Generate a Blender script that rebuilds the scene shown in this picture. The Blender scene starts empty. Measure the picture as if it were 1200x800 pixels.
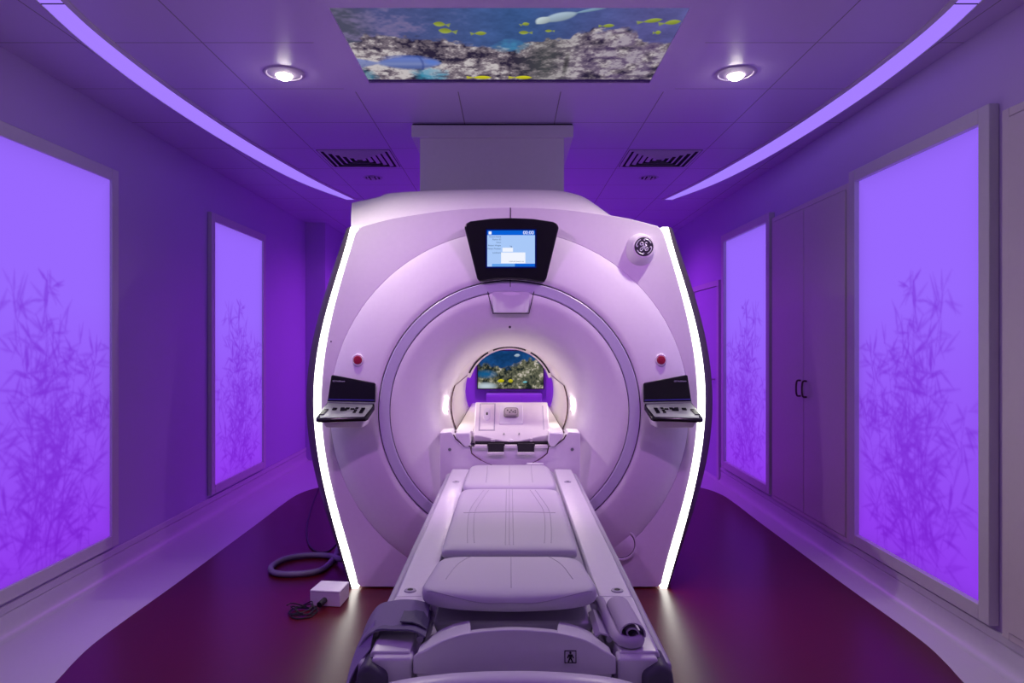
import bpy, bmesh, math, random
import numpy as np
from mathutils import Vector, Matrix

random.seed(7)
rng = np.random.default_rng(11)
PI = math.pi
SC = bpy.context.scene
COL = SC.collection

# ------------------------------------------------------------------ camera
CX, CY, F, CZ = 597.0, 399.0, 800.0, 1.39
cam_d = bpy.data.cameras.new('camera')
cam = bpy.data.objects.new('camera', cam_d)
COL.objects.link(cam)
cam.location = (0, 0, CZ)
cam.rotation_euler = (PI / 2, 0, 0)
cam_d.sensor_width = 36
cam_d.lens = 24
cam_d.shift_x = (600 - CX) / 1200
cam_d.shift_y = (CY - 400) / 1200
cam_d.clip_start = 0.05
SC.camera = cam
SC.view_settings.view_transform = 'Standard'
SC.view_settings.look = 'None'
SC.view_settings.gamma = 1
SC.view_settings.exposure = 0.0
SC.view_settings.use_curve_mapping = False
cy = SC.cycles
cy.use_denoising = True
cy.max_bounces = 8
cy.diffuse_bounces = 5
cy.glossy_bounces = 4
cy.sample_clamp_indirect = 6.0
cy.caustics_reflective = False
cy.caustics_refractive = False

def X(px, Y): return (px - CX) * Y / F
def Z(py, Y): return CZ - (py - CY) * Y / F
def P(px, py, Y): return (X(px, Y), Y, Z(py, Y))
def FL(px, py, z=0.0):
    Y = (CZ - z) * F / (py - CY)
    return (X(px, Y), Y, z)

def s2l(c):
    out = []
    for v in c:
        v = v / 255.0
        out.append(v / 12.92 if v <= 0.04045 else ((v + 0.055) / 1.055) ** 2.4)
    return tuple(out)

# ------------------------------------------------------------------ materials
def mat(name, rgb, rough=0.45, metal=0.0, coat=0.0, var=0.03, bump=0.0, scale=40.0, spec=0.5):
    m = bpy.data.materials.new(name)
    m.use_nodes = True
    nt = m.node_tree
    b = nt.nodes['Principled BSDF']
    b.inputs['Roughness'].default_value = rough
    b.inputs['Metallic'].default_value = metal
    b.inputs['Coat Weight'].default_value = coat
    b.inputs['Specular IOR Level'].default_value = spec
    tc = nt.nodes.new('ShaderNodeTexCoord')
    nz = nt.nodes.new('ShaderNodeTexNoise')
    nz.inputs['Scale'].default_value = scale
    nz.inputs['Detail'].default_value = 3
    nt.links.new(tc.outputs['Object'], nz.inputs['Vector'])
    mx = nt.nodes.new('ShaderNodeMix')
    mx.data_type = 'RGBA'
    mx.inputs['A'].default_value = (*[max(0, v * (1 - var)) for v in rgb], 1)
    mx.inputs['B'].default_value = (*[min(1, v * (1 + var)) for v in rgb], 1)
    nt.links.new(nz.outputs['Fac'], mx.inputs['Factor'])
    nt.links.new(mx.outputs['Result'], b.inputs['Base Color'])
    if bump > 0:
        bp = nt.nodes.new('ShaderNodeBump')
        bp.inputs['Strength'].default_value = bump
        bp.inputs['Distance'].default_value = 0.002
        nt.links.new(nz.outputs['Fac'], bp.inputs['Height'])
        nt.links.new(bp.outputs['Normal'], b.inputs['Normal'])
    return m

def emit(name, rgb, strength=1.0):
    m = bpy.data.materials.new(name)
    m.use_nodes = True
    nt = m.node_tree
    for n in list(nt.nodes):
        nt.nodes.remove(n)
    o = nt.nodes.new('ShaderNodeOutputMaterial')
    e = nt.nodes.new('ShaderNodeEmission')
    e.inputs['Color'].default_value = (*rgb, 1)
    e.inputs['Strength'].default_value = strength
    nt.links.new(e.outputs[0], o.inputs[0])
    return m

def emit_attr(name, attr, strength=1.0):
    m = emit(name, (1, 1, 1), strength)
    nt = m.node_tree
    e = [n for n in nt.nodes if n.type == 'EMISSION'][0]
    a = nt.nodes.new('ShaderNodeAttribute')
    a.attribute_name = attr
    nt.links.new(a.outputs['Color'], e.inputs['Color'])
    return m

M = {}
M['wall'] = mat('wall_lit_lilac', (0.52, 0.41, 0.68), 0.42, var=0.02, bump=0.03, scale=90)  # lilac put into the base colour to deepen the violet light on the walls
M['frame'] = mat('satin_frame', (0.60, 0.59, 0.61), 0.35)
M['cupboard'] = mat('cupboard_laminate', (0.62, 0.58, 0.57), 0.38)
M['base'] = mat('skirting_vinyl', (0.62, 0.61, 0.64), 0.35)
M['border'] = mat('border_vinyl', (0.66, 0.62, 0.68), 0.38, bump=0.04, scale=60)
M['maroon'] = mat('maroon_vinyl', (0.090, 0.0015, 0.005), 0.33, var=0.12, bump=0.04, scale=35, spec=0.6)
M['white'] = mat('scanner_white_gloss', (0.80, 0.77, 0.80), 0.52, spec=0.35)
M['white2'] = mat('scanner_white_satin', (0.74, 0.72, 0.75), 0.42)
M['ring'] = mat('ring_silver', (0.58, 0.55, 0.70), 0.38, metal=0.1)
M['cream'] = mat('bore_cream', (0.80, 0.77, 0.75), 0.42)
M['black'] = mat('black_gloss', (0.006, 0.006, 0.008), 0.22)
M['blackm'] = mat('black_matt', (0.012, 0.011, 0.013), 0.6)
M['gap'] = mat('shadow_gap', (0.03, 0.025, 0.035), 0.8)
M['trim'] = mat('graphite_trim', (0.11, 0.10, 0.10), 0.32)
M['keys'] = mat('console_silver', (0.24, 0.26, 0.26), 0.32, metal=0.4)
M['red'] = mat('red_button', (0.36, 0.012, 0.05), 0.35)
M['pad'] = mat('pad_vinyl', (0.56, 0.53, 0.60), 0.5, bump=0.12, scale=220)
M['seam'] = mat('pad_seam', (0.40, 0.37, 0.45), 0.6)
M['table'] = mat('table_white', (0.72, 0.70, 0.74), 0.35)
M['table2'] = mat('table_grey', (0.42, 0.40, 0.47), 0.42)
M['rubber'] = mat('bumper_rubber', (0.07, 0.065, 0.09), 0.55)
M['strap_dark'] = mat('strap_dark', (0.16, 0.14, 0.22), 0.8, bump=0.2, scale=300)
M['strap_light'] = mat('strap_light', (0.50, 0.44, 0.55), 0.8, bump=0.2, scale=300)
M['chrome'] = mat('chrome', (0.6, 0.6, 0.62), 0.2, metal=1.0)
M['bronze'] = mat('handle_dark', (0.10, 0.06, 0.06), 0.35, metal=0.5)
M['hose'] = mat('hose_grey', (0.22, 0.20, 0.27), 0.5)
M['cable'] = mat('cable_black', (0.01, 0.01, 0.012), 0.5)
M['boxw'] = mat('box_white', (0.74, 0.73, 0.74), 0.45)
M['vent'] = mat('vent_white', (0.60, 0.58, 0.62), 0.45)
M['downring'] = mat('downlight_ring', (0.55, 0.47, 0.63), 0.45)
M['dark'] = mat('dark_void', (0.012, 0.01, 0.015), 0.9)
M['letter'] = mat('lettering_silver', (0.62, 0.6, 0.68), 0.35, metal=0.2)
M['led'] = emit('led_white', (1.0, 0.985, 0.93), 5.5)
M['lamp'] = emit('lamp_warm', (1.0, 0.93, 0.78), 40.0)
M['strip'] = emit('strip_violet', (0.36, 0.20, 1.0), 1.05)
M['borelamp'] = emit('bore_lamp', (1.0, 0.88, 0.80), 170.0)

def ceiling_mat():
    m = mat('ceiling_tiles', (0.58, 0.48, 0.73), 0.34, var=0.015, scale=60)  # tile colour carries a lilac tint that strengthens the violet light
    nt = m.node_tree
    b = nt.nodes['Principled BSDF']
    tc = [n for n in nt.nodes if n.type == 'TEX_COORD'][0]
    sp = nt.nodes.new('ShaderNodeSeparateXYZ')
    nt.links.new(tc.outputs['Object'], sp.inputs[0])
    def line(out, off, step):
        a = nt.nodes.new('ShaderNodeMath'); a.operation = 'SUBTRACT'; a.inputs[1].default_value = off
        nt.links.new(out, a.inputs[0])
        w = nt.nodes.new('ShaderNodeMath'); w.operation = 'PINGPONG'; w.inputs[1].default_value = step / 2
        nt.links.new(a.outputs[0], w.inputs[0])
        l = nt.nodes.new('ShaderNodeMath'); l.operation = 'LESS_THAN'; l.inputs[1].default_value = 0.003
        nt.links.new(w.outputs[0], l.inputs[0])
        return l.outputs[0]
    lx = line(sp.outputs['X'], 0.2825, 0.565)
    ly = line(sp.outputs['Y'], 3.14, 0.575)
    mxm = nt.nodes.new('ShaderNodeMath'); mxm.operation = 'MAXIMUM'
    nt.links.new(lx, mxm.inputs[0]); nt.links.new(ly, mxm.inputs[1])
    src = [n for n in nt.nodes if n.type == 'MIX'][0]
    mx = nt.nodes.new('ShaderNodeMix'); mx.data_type = 'RGBA'
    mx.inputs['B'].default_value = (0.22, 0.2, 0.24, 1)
    nt.links.new(mxm.outputs[0], mx.inputs['Factor'])
    nt.links.new(src.outputs['Result'], mx.inputs['A'])
    nt.links.new(mx.outputs['Result'], b.inputs['Base Color'])
    inv = nt.nodes.new('ShaderNodeMath'); inv.operation = 'SUBTRACT'; inv.inputs[0].default_value = 1
    nt.links.new(mxm.outputs[0], inv.inputs[1])
    bp = nt.nodes.new('ShaderNodeBump'); bp.inputs['Strength'].default_value = 0.4; bp.inputs['Distance'].default_value = 0.004
    nt.links.new(inv.outputs[0], bp.inputs['Height'])
    nt.links.new(bp.outputs['Normal'], b.inputs['Normal'])
    return m
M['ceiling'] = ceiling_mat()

# ------------------------------------------------------------------ object helpers
def tag(o, label=None, cat=None, group=None, kind=None):
    if label: o['label'] = label
    if cat: o['category'] = cat
    if group: o['group'] = group
    if kind: o['kind'] = kind
    return o

def thing(name, loc, label, cat, group=None):
    o = bpy.data.objects.new(name, None)
    COL.objects.link(o)
    o.location = loc
    o.empty_display_size = 0.1
    return tag(o, label, cat, group)

def wloc(o):
    v = Vector((0, 0, 0))
    while o is not None:
        v += Vector(o.location)
        o = o.parent
    return v

def obj(name, bm, m, parent=None, smooth=False, bevel=0.0, angle=40, recalc=True, weld=True, seg=2):
    """geometry is given in world coordinates; origin at the parent's base (or the mesh's own base centre)"""
    if weld:
        bmesh.ops.remove_doubles(bm, verts=bm.verts, dist=1e-5)
    if recalc:
        bmesh.ops.recalc_face_normals(bm, faces=bm.faces)
    if parent is not None:
        org = wloc(parent)
    else:
        lo = Vector((min(v.co.x for v in bm.verts), min(v.co.y for v in bm.verts), min(v.co.z for v in bm.verts)))
        hi = Vector((max(v.co.x for v in bm.verts), max(v.co.y for v in bm.verts), 0))
        org = Vector(((lo.x + hi.x) / 2, (lo.y + hi.y) / 2, lo.z))
        if name in ('ceiling', 'floor'):
            org = Vector((0, 0, 0))
    bmesh.ops.translate(bm, verts=bm.verts, vec=-org)
    if smooth:
        for f in bm.faces:
            f.smooth = True
    me = bpy.data.meshes.new(name)
    bm.to_mesh(me)
    bm.free()
    if smooth:
        me.set_sharp_from_angle(angle=math.radians(angle))
    me.materials.append(m)
    o = bpy.data.objects.new(name, me)
    COL.objects.link(o)
    if parent is not None:
        o.parent = parent
    else:
        o.location = org
    if bevel > 0:
        md = o.modifiers.new('bevel', 'BEVEL')
        md.width = bevel
        md.segments = seg
        md.limit_method = 'ANGLE'
        md.angle_limit = math.radians(35)
        md.harden_normals = False
        for p in me.polygons:
            p.use_smooth = True
        me.set_sharp_from_angle(angle=math.radians(50))
    return o

def struct(name, bm, m, **k):
    o = obj(name, bm, m, **k)
    o['kind'] = 'structure'
    return o

def nb(): return bmesh.new()

def box(bm, x0, x1, y0, y1, z0, z1):
    vs = [bm.verts.new((x, y, z)) for x in (x0, x1) for y in (y0, y1) for z in (z0, z1)]
    for q in ((0, 1, 3, 2), (4, 6, 7, 5), (0, 4, 5, 1), (2, 3, 7, 6), (0, 2, 6, 4), (1, 5, 7, 3)):
        bm.faces.new([vs[i] for i in q])
    return bm

def bx(x0, x1, y0, y1, z0, z1): return box(nb(), x0, x1, y0, y1, z0, z1)

def prism(bm, pts, y0, y1):
    """pts are (x, z); extruded from y0 to y1"""
    a = [bm.verts.new((x, y0, z)) for x, z in pts]
    b = [bm.verts.new((x, y1, z)) for x, z in pts]
    n = len(pts)
    bm.faces.new(a); bm.faces.new(b[::-1])
    for i in range(n):
        bm.faces.new((a[i], a[(i + 1) % n], b[(i + 1) % n], b[i]))
    return bm

def prismz(bm, pts, z0, z1):
    a = [bm.verts.new((x, y, z0)) for x, y in pts]
    b = [bm.verts.new((x, y, z1)) for x, y in pts]
    n = len(pts)
    bm.faces.new(a); bm.faces.new(b[::-1])
    for i in range(n):
        bm.faces.new((a[i], a[(i + 1) % n], b[(i + 1) % n], b[i]))
    return bm

def rings(bm, rr, closed=True, caps=False):
    """rr: list of rings, each a list of points"""
    vr = [[bm.verts.new(p) for p in r] for r in rr]
    for a, b in zip(vr[:-1], vr[1:]):
        n = len(a)
        for i in range(n if closed else n - 1):
            j = (i + 1) % n
            bm.faces.new((a[i], a[j], b[j], b[i]))
    if caps:
        bm.faces.new(vr[0]); bm.faces.new(vr[-1][::-1])
    return bm

def lathe(bm, prof, cx, cz, n=96, a0=0.0, a1=2 * PI, zmin=None, caps=False):
    """prof: (r, y) revolved about the Y axis through (cx, cz)"""
    full = abs(a1 - a0 - 2 * PI) < 1e-6
    k = n if full else n + 1
    rr = []
    for r, y in prof:
        ring = []
        for i in range(k):
            t = a0 + (a1 - a0) * i / n
            z = cz + r * math.sin(t)
            if zmin is not None: z = max(z, zmin)
            ring.append((cx + r * math.cos(t), y, z))
        rr.append(ring)
    return rings(bm, rr, closed=full, caps=caps)

def lathez(bm, prof, cx, cyy, n=40, caps=False):
    rr = [[(cx + r * math.cos(2 * PI * i / n), cyy + r * math.sin(2 * PI * i / n), z) for i in range(n)] for r, z in prof]
    return rings(bm, rr, caps=caps)

def smooth_path(pts, n=8, closed=False):
    pts = [Vector(p) for p in pts]
    out = []
    m = len(pts)
    for i in range(m if closed else m - 1):
        p0 = pts[(i - 1) % m] if closed or i > 0 else pts[0] * 2 - pts[1]
        p1 = pts[i]; p2 = pts[(i + 1) % m]
        p3 = pts[(i + 2) % m] if closed or i + 2 < m else pts[-1] * 2 - pts[-2]
        for k in range(n):
            t = k / n
            out.append(0.5 * ((2 * p1) + (p2 - p0) * t + (2 * p0 - 5 * p1 + 4 * p2 - p3) * t * t + (3 * p1 - p0 - 3 * p2 + p3) * t ** 3))
    if not closed: out.append(pts[-1])
    return out

def tube(bm, pts, r, n=8, closed=False):
    pts = [Vector(p) for p in pts]
    m = len(pts)
    rr = []
    up = Vector((0, 0, 1))
    for i, p in enumerate(pts):
        a = pts[(i - 1) % m] if closed or i > 0 else p
        b = pts[(i + 1) % m] if closed or i < m - 1 else p
        t = (b - a).normalized()
        if abs(t.dot(up)) > 0.95: up = Vector((1, 0, 0)) if abs(t.x) < 0.9 else Vector((0, 1, 0))
        s = t.cross(up).normalized(); u = s.cross(t).normalized()
        up = u
        rr.append([p + r * (math.cos(2 * PI * k / n) * s + math.sin(2 * PI * k / n) * u) for k in range(n)])
    if closed:
        rr.append(rr[0])
        return rings(bm, rr)
    return rings(bm, rr, caps=True)

def ribbon(bm, path, width_vec, thick):
    """flat band swept along path; width_vec is the band's half-width vector"""
    path = [Vector(p) for p in path]
    rr = []
    w = Vector(width_vec)
    for i, p in enumerate(path):
        a = path[max(0, i - 1)]; b = path[min(len(path) - 1, i + 1)]
        t = (b - a).normalized()
        nrm = t.cross(w.normalized()).normalized() * thick / 2
        rr.append([p - w - nrm, p + w - nrm, p + w + nrm, p - w + nrm])
    return rings(bm, rr, caps=True)

def text(name, body, size, loc, m, parent, align='LEFT', rot=(PI / 2, 0, 0), ext=0.0006):
    c = bpy.data.curves.new(name, 'FONT')
    c.body = body; c.size = size; c.align_x = align; c.align_y = 'CENTER'; c.extrude = ext
    tmp = bpy.data.objects.new('tmp', c)
    COL.objects.link(tmp)
    bpy.context.view_layer.update()
    me = bpy.data.meshes.new_from_object(tmp.evaluated_get(bpy.context.evaluated_depsgraph_get()))
    bpy.data.objects.remove(tmp)
    bpy.data.curves.remove(c)
    me.name = name
    me.materials.clear(); me.materials.append(m)
    o = bpy.data.objects.new(name, me)
    COL.objects.link(o)
    o.parent = parent
    o.location = Vector(loc) - wloc(parent)
    o.rotation_euler = rot
    return o

def interp(x, xs, ys): return float(np.interp(x, xs, ys))

def copy_tree(o, parent=None):
    c = o.copy(); COL.objects.link(c)
    if parent is not None: c.parent = parent
    for ch in list(o.children): copy_tree(ch, c)
    return c

# ================================================================== ROOM
XL, XR, ZC = -2.37, 2.09, 2.76
YB, Y0 = 9.1, -2.6
XLB = -2.14            # the left wall steps in near the back
YSTEP = 7.93

struct('floor', bx(XL - 0.15, XR + 0.15, Y0 - 0.15, YB + 0.15, -0.12, 0.0), M['border'])
half = [(1.40, 1.35), (1.62, 1.75), (1.74, 2.2), (1.845, 2.77), (1.878, 2.93), (1.905, 3.12), (1.91, 3.4), (1.905, 3.9), (1.91, 4.6),
        (1.915, 5.3), (1.925, 5.8), (1.91, 6.18), (1.81, 6.45), (1.55, 6.72), (1.0, 6.9), (0.4, 6.95)]
out = smooth_path([(x, y, 0) for x, y in half], 6)
bmf = nb()
prismz(bmf, [(p.x, p.y) for p in out] + [(-p.x, p.y) for p in reversed(out)], -0.002, 0.0015)
struct('floor_center', bmf, M['maroon'])
# ceiling
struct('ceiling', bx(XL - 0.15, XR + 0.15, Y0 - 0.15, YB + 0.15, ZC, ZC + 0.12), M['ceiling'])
# walls
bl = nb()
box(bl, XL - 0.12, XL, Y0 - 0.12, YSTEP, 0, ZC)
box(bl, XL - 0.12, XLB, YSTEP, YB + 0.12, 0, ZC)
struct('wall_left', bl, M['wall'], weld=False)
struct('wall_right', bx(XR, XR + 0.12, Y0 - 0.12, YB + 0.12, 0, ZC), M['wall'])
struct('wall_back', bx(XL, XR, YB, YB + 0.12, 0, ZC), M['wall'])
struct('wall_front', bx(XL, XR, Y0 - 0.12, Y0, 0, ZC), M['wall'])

def skirting(side):
    bm = nb()
    x = XL if side == 'left' else XR
    s = 1 if side == 'left' else -1
    y0, y1 = Y0, (YSTEP if side == 'left' else YB)
    prof = [(0.0, 0.0)] + [(0.055 - 0.045 * math.sin(a), 0.055 - 0.055 * math.cos(a)) for a in [i * PI / 12 for i in range(7)]] + [(0.010, 0.105), (0.0, 0.112)]
    prism(bm, [(x + s * px, pz) for px, pz in prof], y0, y1)
    return struct('baseboard_' + side, bm, M['base'], smooth=True, angle=30)
skirting('left'); skirting('right')
def ledge(side):
    x = XL if side == 'left' else XR
    s = 1 if side == 'left' else -1
    a, b = sorted((x, x + s * 0.012))
    return bx(a, b, Y0, YSTEP if side == 'left' else 6.75, 0.112, 0.150)
struct('trim_1', ledge('left'), M['base'], bevel=0.004)
struct('trim_2', ledge('right'), M['base'], bevel=0.004)

# door at the far end of the right wall
d = nb()
box(d, XR - 0.02, XR, 6.80, 7.62, 0.005, 1.93)
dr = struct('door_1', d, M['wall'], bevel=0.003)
fr = nb()
box(fr, XR - 0.030, XR, 6.73, 6.795, 0.0, 1.99); box(fr, XR - 0.030, XR, 7.625, 7.69, 0.0, 1.99); box(fr, XR - 0.030, XR, 6.795, 7.625, 1.935, 1.99)
o = struct('door_frame', fr, M['frame'], weld=False, parent=dr) if False else obj('door_frame', fr, M['frame'], parent=dr, weld=False)
hd = nb(); tube(hd, [(XR - 0.02, 6.87, 1.0), (XR - 0.06, 6.87, 1.0), (XR - 0.06, 6.98, 1.0)], 0.009, 10)
obj('door_handle', hd, M['chrome'], parent=dr, smooth=True)

# ------------------------------------------------------------------ light boxes with bamboo print
def bamboo_canvas(W, H):
    """shade 0..1 on a W x H canvas (u to the right, v up), 1 = full silhouette"""
    S = np.zeros((H, W))
    r = random.Random(5)
    sx, sy = 1.07 / W, 2.09 / H
    def stroke(x0, y0, x1, y1, w0, w1, wm, amt, soft):
        # x, y in metres; a band of half-widths w0 -> wm -> w1
        L = math.hypot(x1 - x0, y1 - y0) + 1e-6
        pad = max(w0, w1, wm) + 3 * soft
        i0 = max(0, int((min(x0, x1) - pad) / sx)); i1 = min(W, int((max(x0, x1) + pad) / sx) + 2)
        j0 = max(0, int((min(y0, y1) - pad) / sy)); j1 = min(H, int((max(y0, y1) + pad) / sy) + 2)
        if i1 <= i0 or j1 <= j0: return
        gx, gy = np.meshgrid((np.arange(i0, i1) + 0.5) * sx, (np.arange(j0, j1) + 0.5) * sy)
        t = np.clip(((gx - x0) * (x1 - x0) + (gy - y0) * (y1 - y0)) / L ** 2, 0, 1)
        dd = np.hypot(gx - (x0 + t * (x1 - x0)), gy - (y0 + t * (y1 - y0)))
        w = np.where(t < 0.4, w0 + (wm - w0) * t / 0.4, wm + (w1 - wm) * (t - 0.4) / 0.6)
        a = amt / (1 + np.exp((dd - w) / soft))
        S[j0:j1, i0:i1] = 1 - (1 - S[j0:j1, i0:i1]) * (1 - a)
    stems = [(0.55, 0.0, 0.54, 1.50, 1.0), (0.62, 0.0, 0.79, 1.40, 0.9), (0.45, 0.0, 0.30, 1.10, 0.8), (0.30, 0.0, 0.12, 1.12, 0.9), (0.52, 0.0, 0.44, 1.28, 0.9),
             (0.72, 0.0, 0.95, 0.85, 0.7), (0.58, 0.0, 0.66, 1.15, 0.9), (0.2, 0.0, 0.05, 0.8, 0.8), (0.5, 0, 0.38, 0.7, 0.8)]
    for (xa, ya, xb, yb, amt) in stems:
        n = 10
        bend = r.uniform(-0.04, 0.04)
        pts = [(xa + (xb - xa) * (k / n) ** 1.3 + bend * math.sin(PI * k / n), ya + (yb - ya) * k / n) for k in range(n + 1)]
        for p, q in zip(pts[:-1], pts[1:]):
            stroke(p[0], p[1], q[0], q[1], 0.0035, 0.003, 0.0032, 0.40 * amt, 0.0022)
        nl = int(47 * (yb - ya))
        for _ in range(nl):
            t = r.uniform(0.01, 1.0)
            k = min(n - 1, int(t * n)); ff = t * n - k
            x = pts[k][0] + (pts[k + 1][0] - pts[k][0]) * ff
            y = pts[k][1] + (pts[k + 1][1] - pts[k][1]) * ff
            # a short twig carrying 2-3 leaves
            side = r.choice((-1, 1))
            spread = 0.06 + 0.10 * (1 - t)
            tl = r.uniform(0.0, 1.0) * spread
            ang = PI / 2 - side * r.uniform(0.3, 1.5)
            x2, y2 = x + tl * math.cos(ang), y + tl * math.sin(ang)
            stroke(x, y, x2, y2, 0.0015, 0.0015, 0.0015, 0.25, 0.002)
            for _ in range(r.choice((1, 2, 2))):
                a2 = ang + r.uniform(-0.9, 0.9)
                if r.random() < 0.3: a2 = -a2
                ll = r.uniform(0.08, 0.165) * (0.85 + 0.3 * (1 - t))
                stroke(x2, y2, x2 + ll * math.cos(a2), y2 + ll * math.sin(a2), 0.001, 0.0005, r.uniform(0.007, 0.0115), r.uniform(0.30, 0.62), r.uniform(0.002, 0.004))
    return np.clip(S, 0, 1)

PW, PH = 214, 418
SHADE = bamboo_canvas(PW, PH)

def panel_colours():
    v, u = np.meshgrid((np.arange(PH) + 0.5) / PH, (np.arange(PW) + 0.5) / PW, indexing='ij')
    top = np.array(s2l((152, 104, 255))); bot = np.array(s2l((146, 62, 242)))
    k = np.clip((v - 0.05) / 0.6, 0, 1)[..., None]
    c = bot * (1 - k) + top * k
    e = np.minimum(np.minimum(u, 1 - u) * 1.07, np.minimum(v, 1 - v) * 2.09)
    c = c * (1 - 0.16 * np.exp(-e / 0.05))[..., None]
    s = SHADE[..., None]
    tint = np.array((0.68, 0.34, 0.74))
    return c * (1 - s) + c * tint * s
PCOL = panel_colours()
M['panel'] = emit_attr('lightbox_diffuser', 'print_colour', 1.0)

def grid_mesh(name, W, H, fn, cols, m, parent, flip=False):
    """W x H coloured cells; fn(u, v) -> world point; cols H x W x 3 (row 0 = v 0) given at vertices"""
    us = np.linspace(0, 1, W); vs = np.linspace(0, 1, H)
    org = wloc(parent)
    co = np.array([Vector(fn(u, v)) - org for v in vs for u in us], dtype=np.float32)
    idx = np.arange(W * H).reshape(H, W)
    f = np.stack([idx[:-1, :-1], idx[:-1, 1:], idx[1:, 1:], idx[1:, :-1]], -1).reshape(-1, 4)
    if flip: f = f[:, ::-1]
    me = bpy.data.meshes.new(name)
    me.from_pydata(co.tolist(), [], f.tolist())
    a = me.color_attributes.new('print_colour', 'FLOAT_COLOR', 'POINT')
    buf = np.ones((W * H, 4), dtype=np.float32)
    buf[:, :3] = cols.reshape(-1, 3)
    a.data.foreach_set('color', buf.ravel())
    me.materials.append(m)
    o = bpy.data.objects.new(name, me)
    COL.objects.link(o)
    o.parent = parent
    return o

PZ0, PZ1 = 0.24, 2.335
def light_panel(side, yfar, ynear, label):
    x = XL if side == 'left' else XR
    s = 1 if side == 'left' else -1
    t = thing('light_panel', (x, (yfar + ynear) / 2, PZ0), label, 'light panel')
    def fn(u, v): return (x + s * 0.016, yfar + (ynear - yfar) * u, PZ0 + (PZ1 - PZ0) * v)
    grid_mesh('diffuser', PW, PH, fn, PCOL, M['panel'], t, flip=(side == 'right'))
    w = 0.068
    bm = nb()
    xa, xb = sorted((x, x + s * (0.045 if side == 'right' else 0.032)))
    box(bm, xa, xb, ynear - w, ynear, PZ0 - w, PZ1 + w)
    box(bm, xa, xb, yfar, yfar + w, PZ0 - w, PZ1 + w)
    box(bm, xa, xb, ynear, yfar, PZ1, PZ1 + w)
    box(bm, xa, xb, ynear, yfar, PZ0 - w, PZ0)
    obj('frame', bm, M['frame'], t, bevel=0.004, weld=False)
    xa, xb = sorted((x, x + s * 0.012))
    obj('backing', bx(xa, xb, ynear, yfar, PZ0, PZ1), M['frame'], t)
light_panel('left', 4.02, 2.95, 'large violet lightbox with bamboo print on the left wall, nearest the camera')
light_panel('left', 6.49, 5.43, 'far violet bamboo lightbox on the left wall, just before the scanner')
light_panel('right', 4.05, 2.98, 'large violet lightbox with bamboo print on the right wall, between two cupboards')
light_panel('right', 6.53, 5.45, 'narrow-looking violet bamboo lightbox on the right wall beside the scanner')

# ------------------------------------------------------------------ built-in cupboards
def cupboard(y0, y1, label, handles=True, z0=0.155, z1=2.35):
    t = thing('cupboard', (XR, (y0 + y1) / 2, z0), label, 'cupboard')
    bm = nb()
    XW = XR - 0.001
    box(bm, XR - 0.03, XW, y0, y0 + 0.04, z0, z1); box(bm, XR - 0.03, XW, y1 - 0.04, y1, z0, z1)
    box(bm, XR - 0.03, XW, y0 + 0.04, y1 - 0.04, z1 - 0.035, z1); box(bm, XR - 0.03, XW, y0 + 0.04, y1 - 0.04, z0, z0 + 0.03)
    box(bm, XR - 0.006, XW, y0 + 0.04, y1 - 0.04, z0 + 0.03, z1 - 0.035)
    obj('body', bm, M['cupboard'], t, weld=False, bevel=0.003)
    ym = (y0 + y1) / 2 + 0.02
    for k, (a, b) in enumerate(((y0 + 0.044, ym - 0.003), (ym + 0.003, y1 - 0.044))):
        dd = obj('door', bx(XR - 0.036, XR - 0.008, a, b, z0 + 0.034, z1 - 0.039), M['cupboard'], t, bevel=0.003)
        if handles:
            hy = b - 0.045 if k == 0 else a + 0.045
            hb = nb()
            pts = smooth_path([(XR - 0.036, hy, 1.00), (XR - 0.062, hy, 1.005), (XR - 0.068, hy, 1.055), (XR - 0.062, hy, 1.105), (XR - 0.036, hy, 1.11)], 5)
            tube(hb, pts, 0.0065, 8)
            obj('handle', hb, M['bronze'], dd, smooth=True)
cupboard(4.135, 5.36, 'tall double-door built-in cupboard with two dark handles between the right-hand lightboxes')
cupboard(1.50, 2.855, 'tall cupboard cut off by the picture edge beside the large right-wall lightbox', handles=True)

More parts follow.
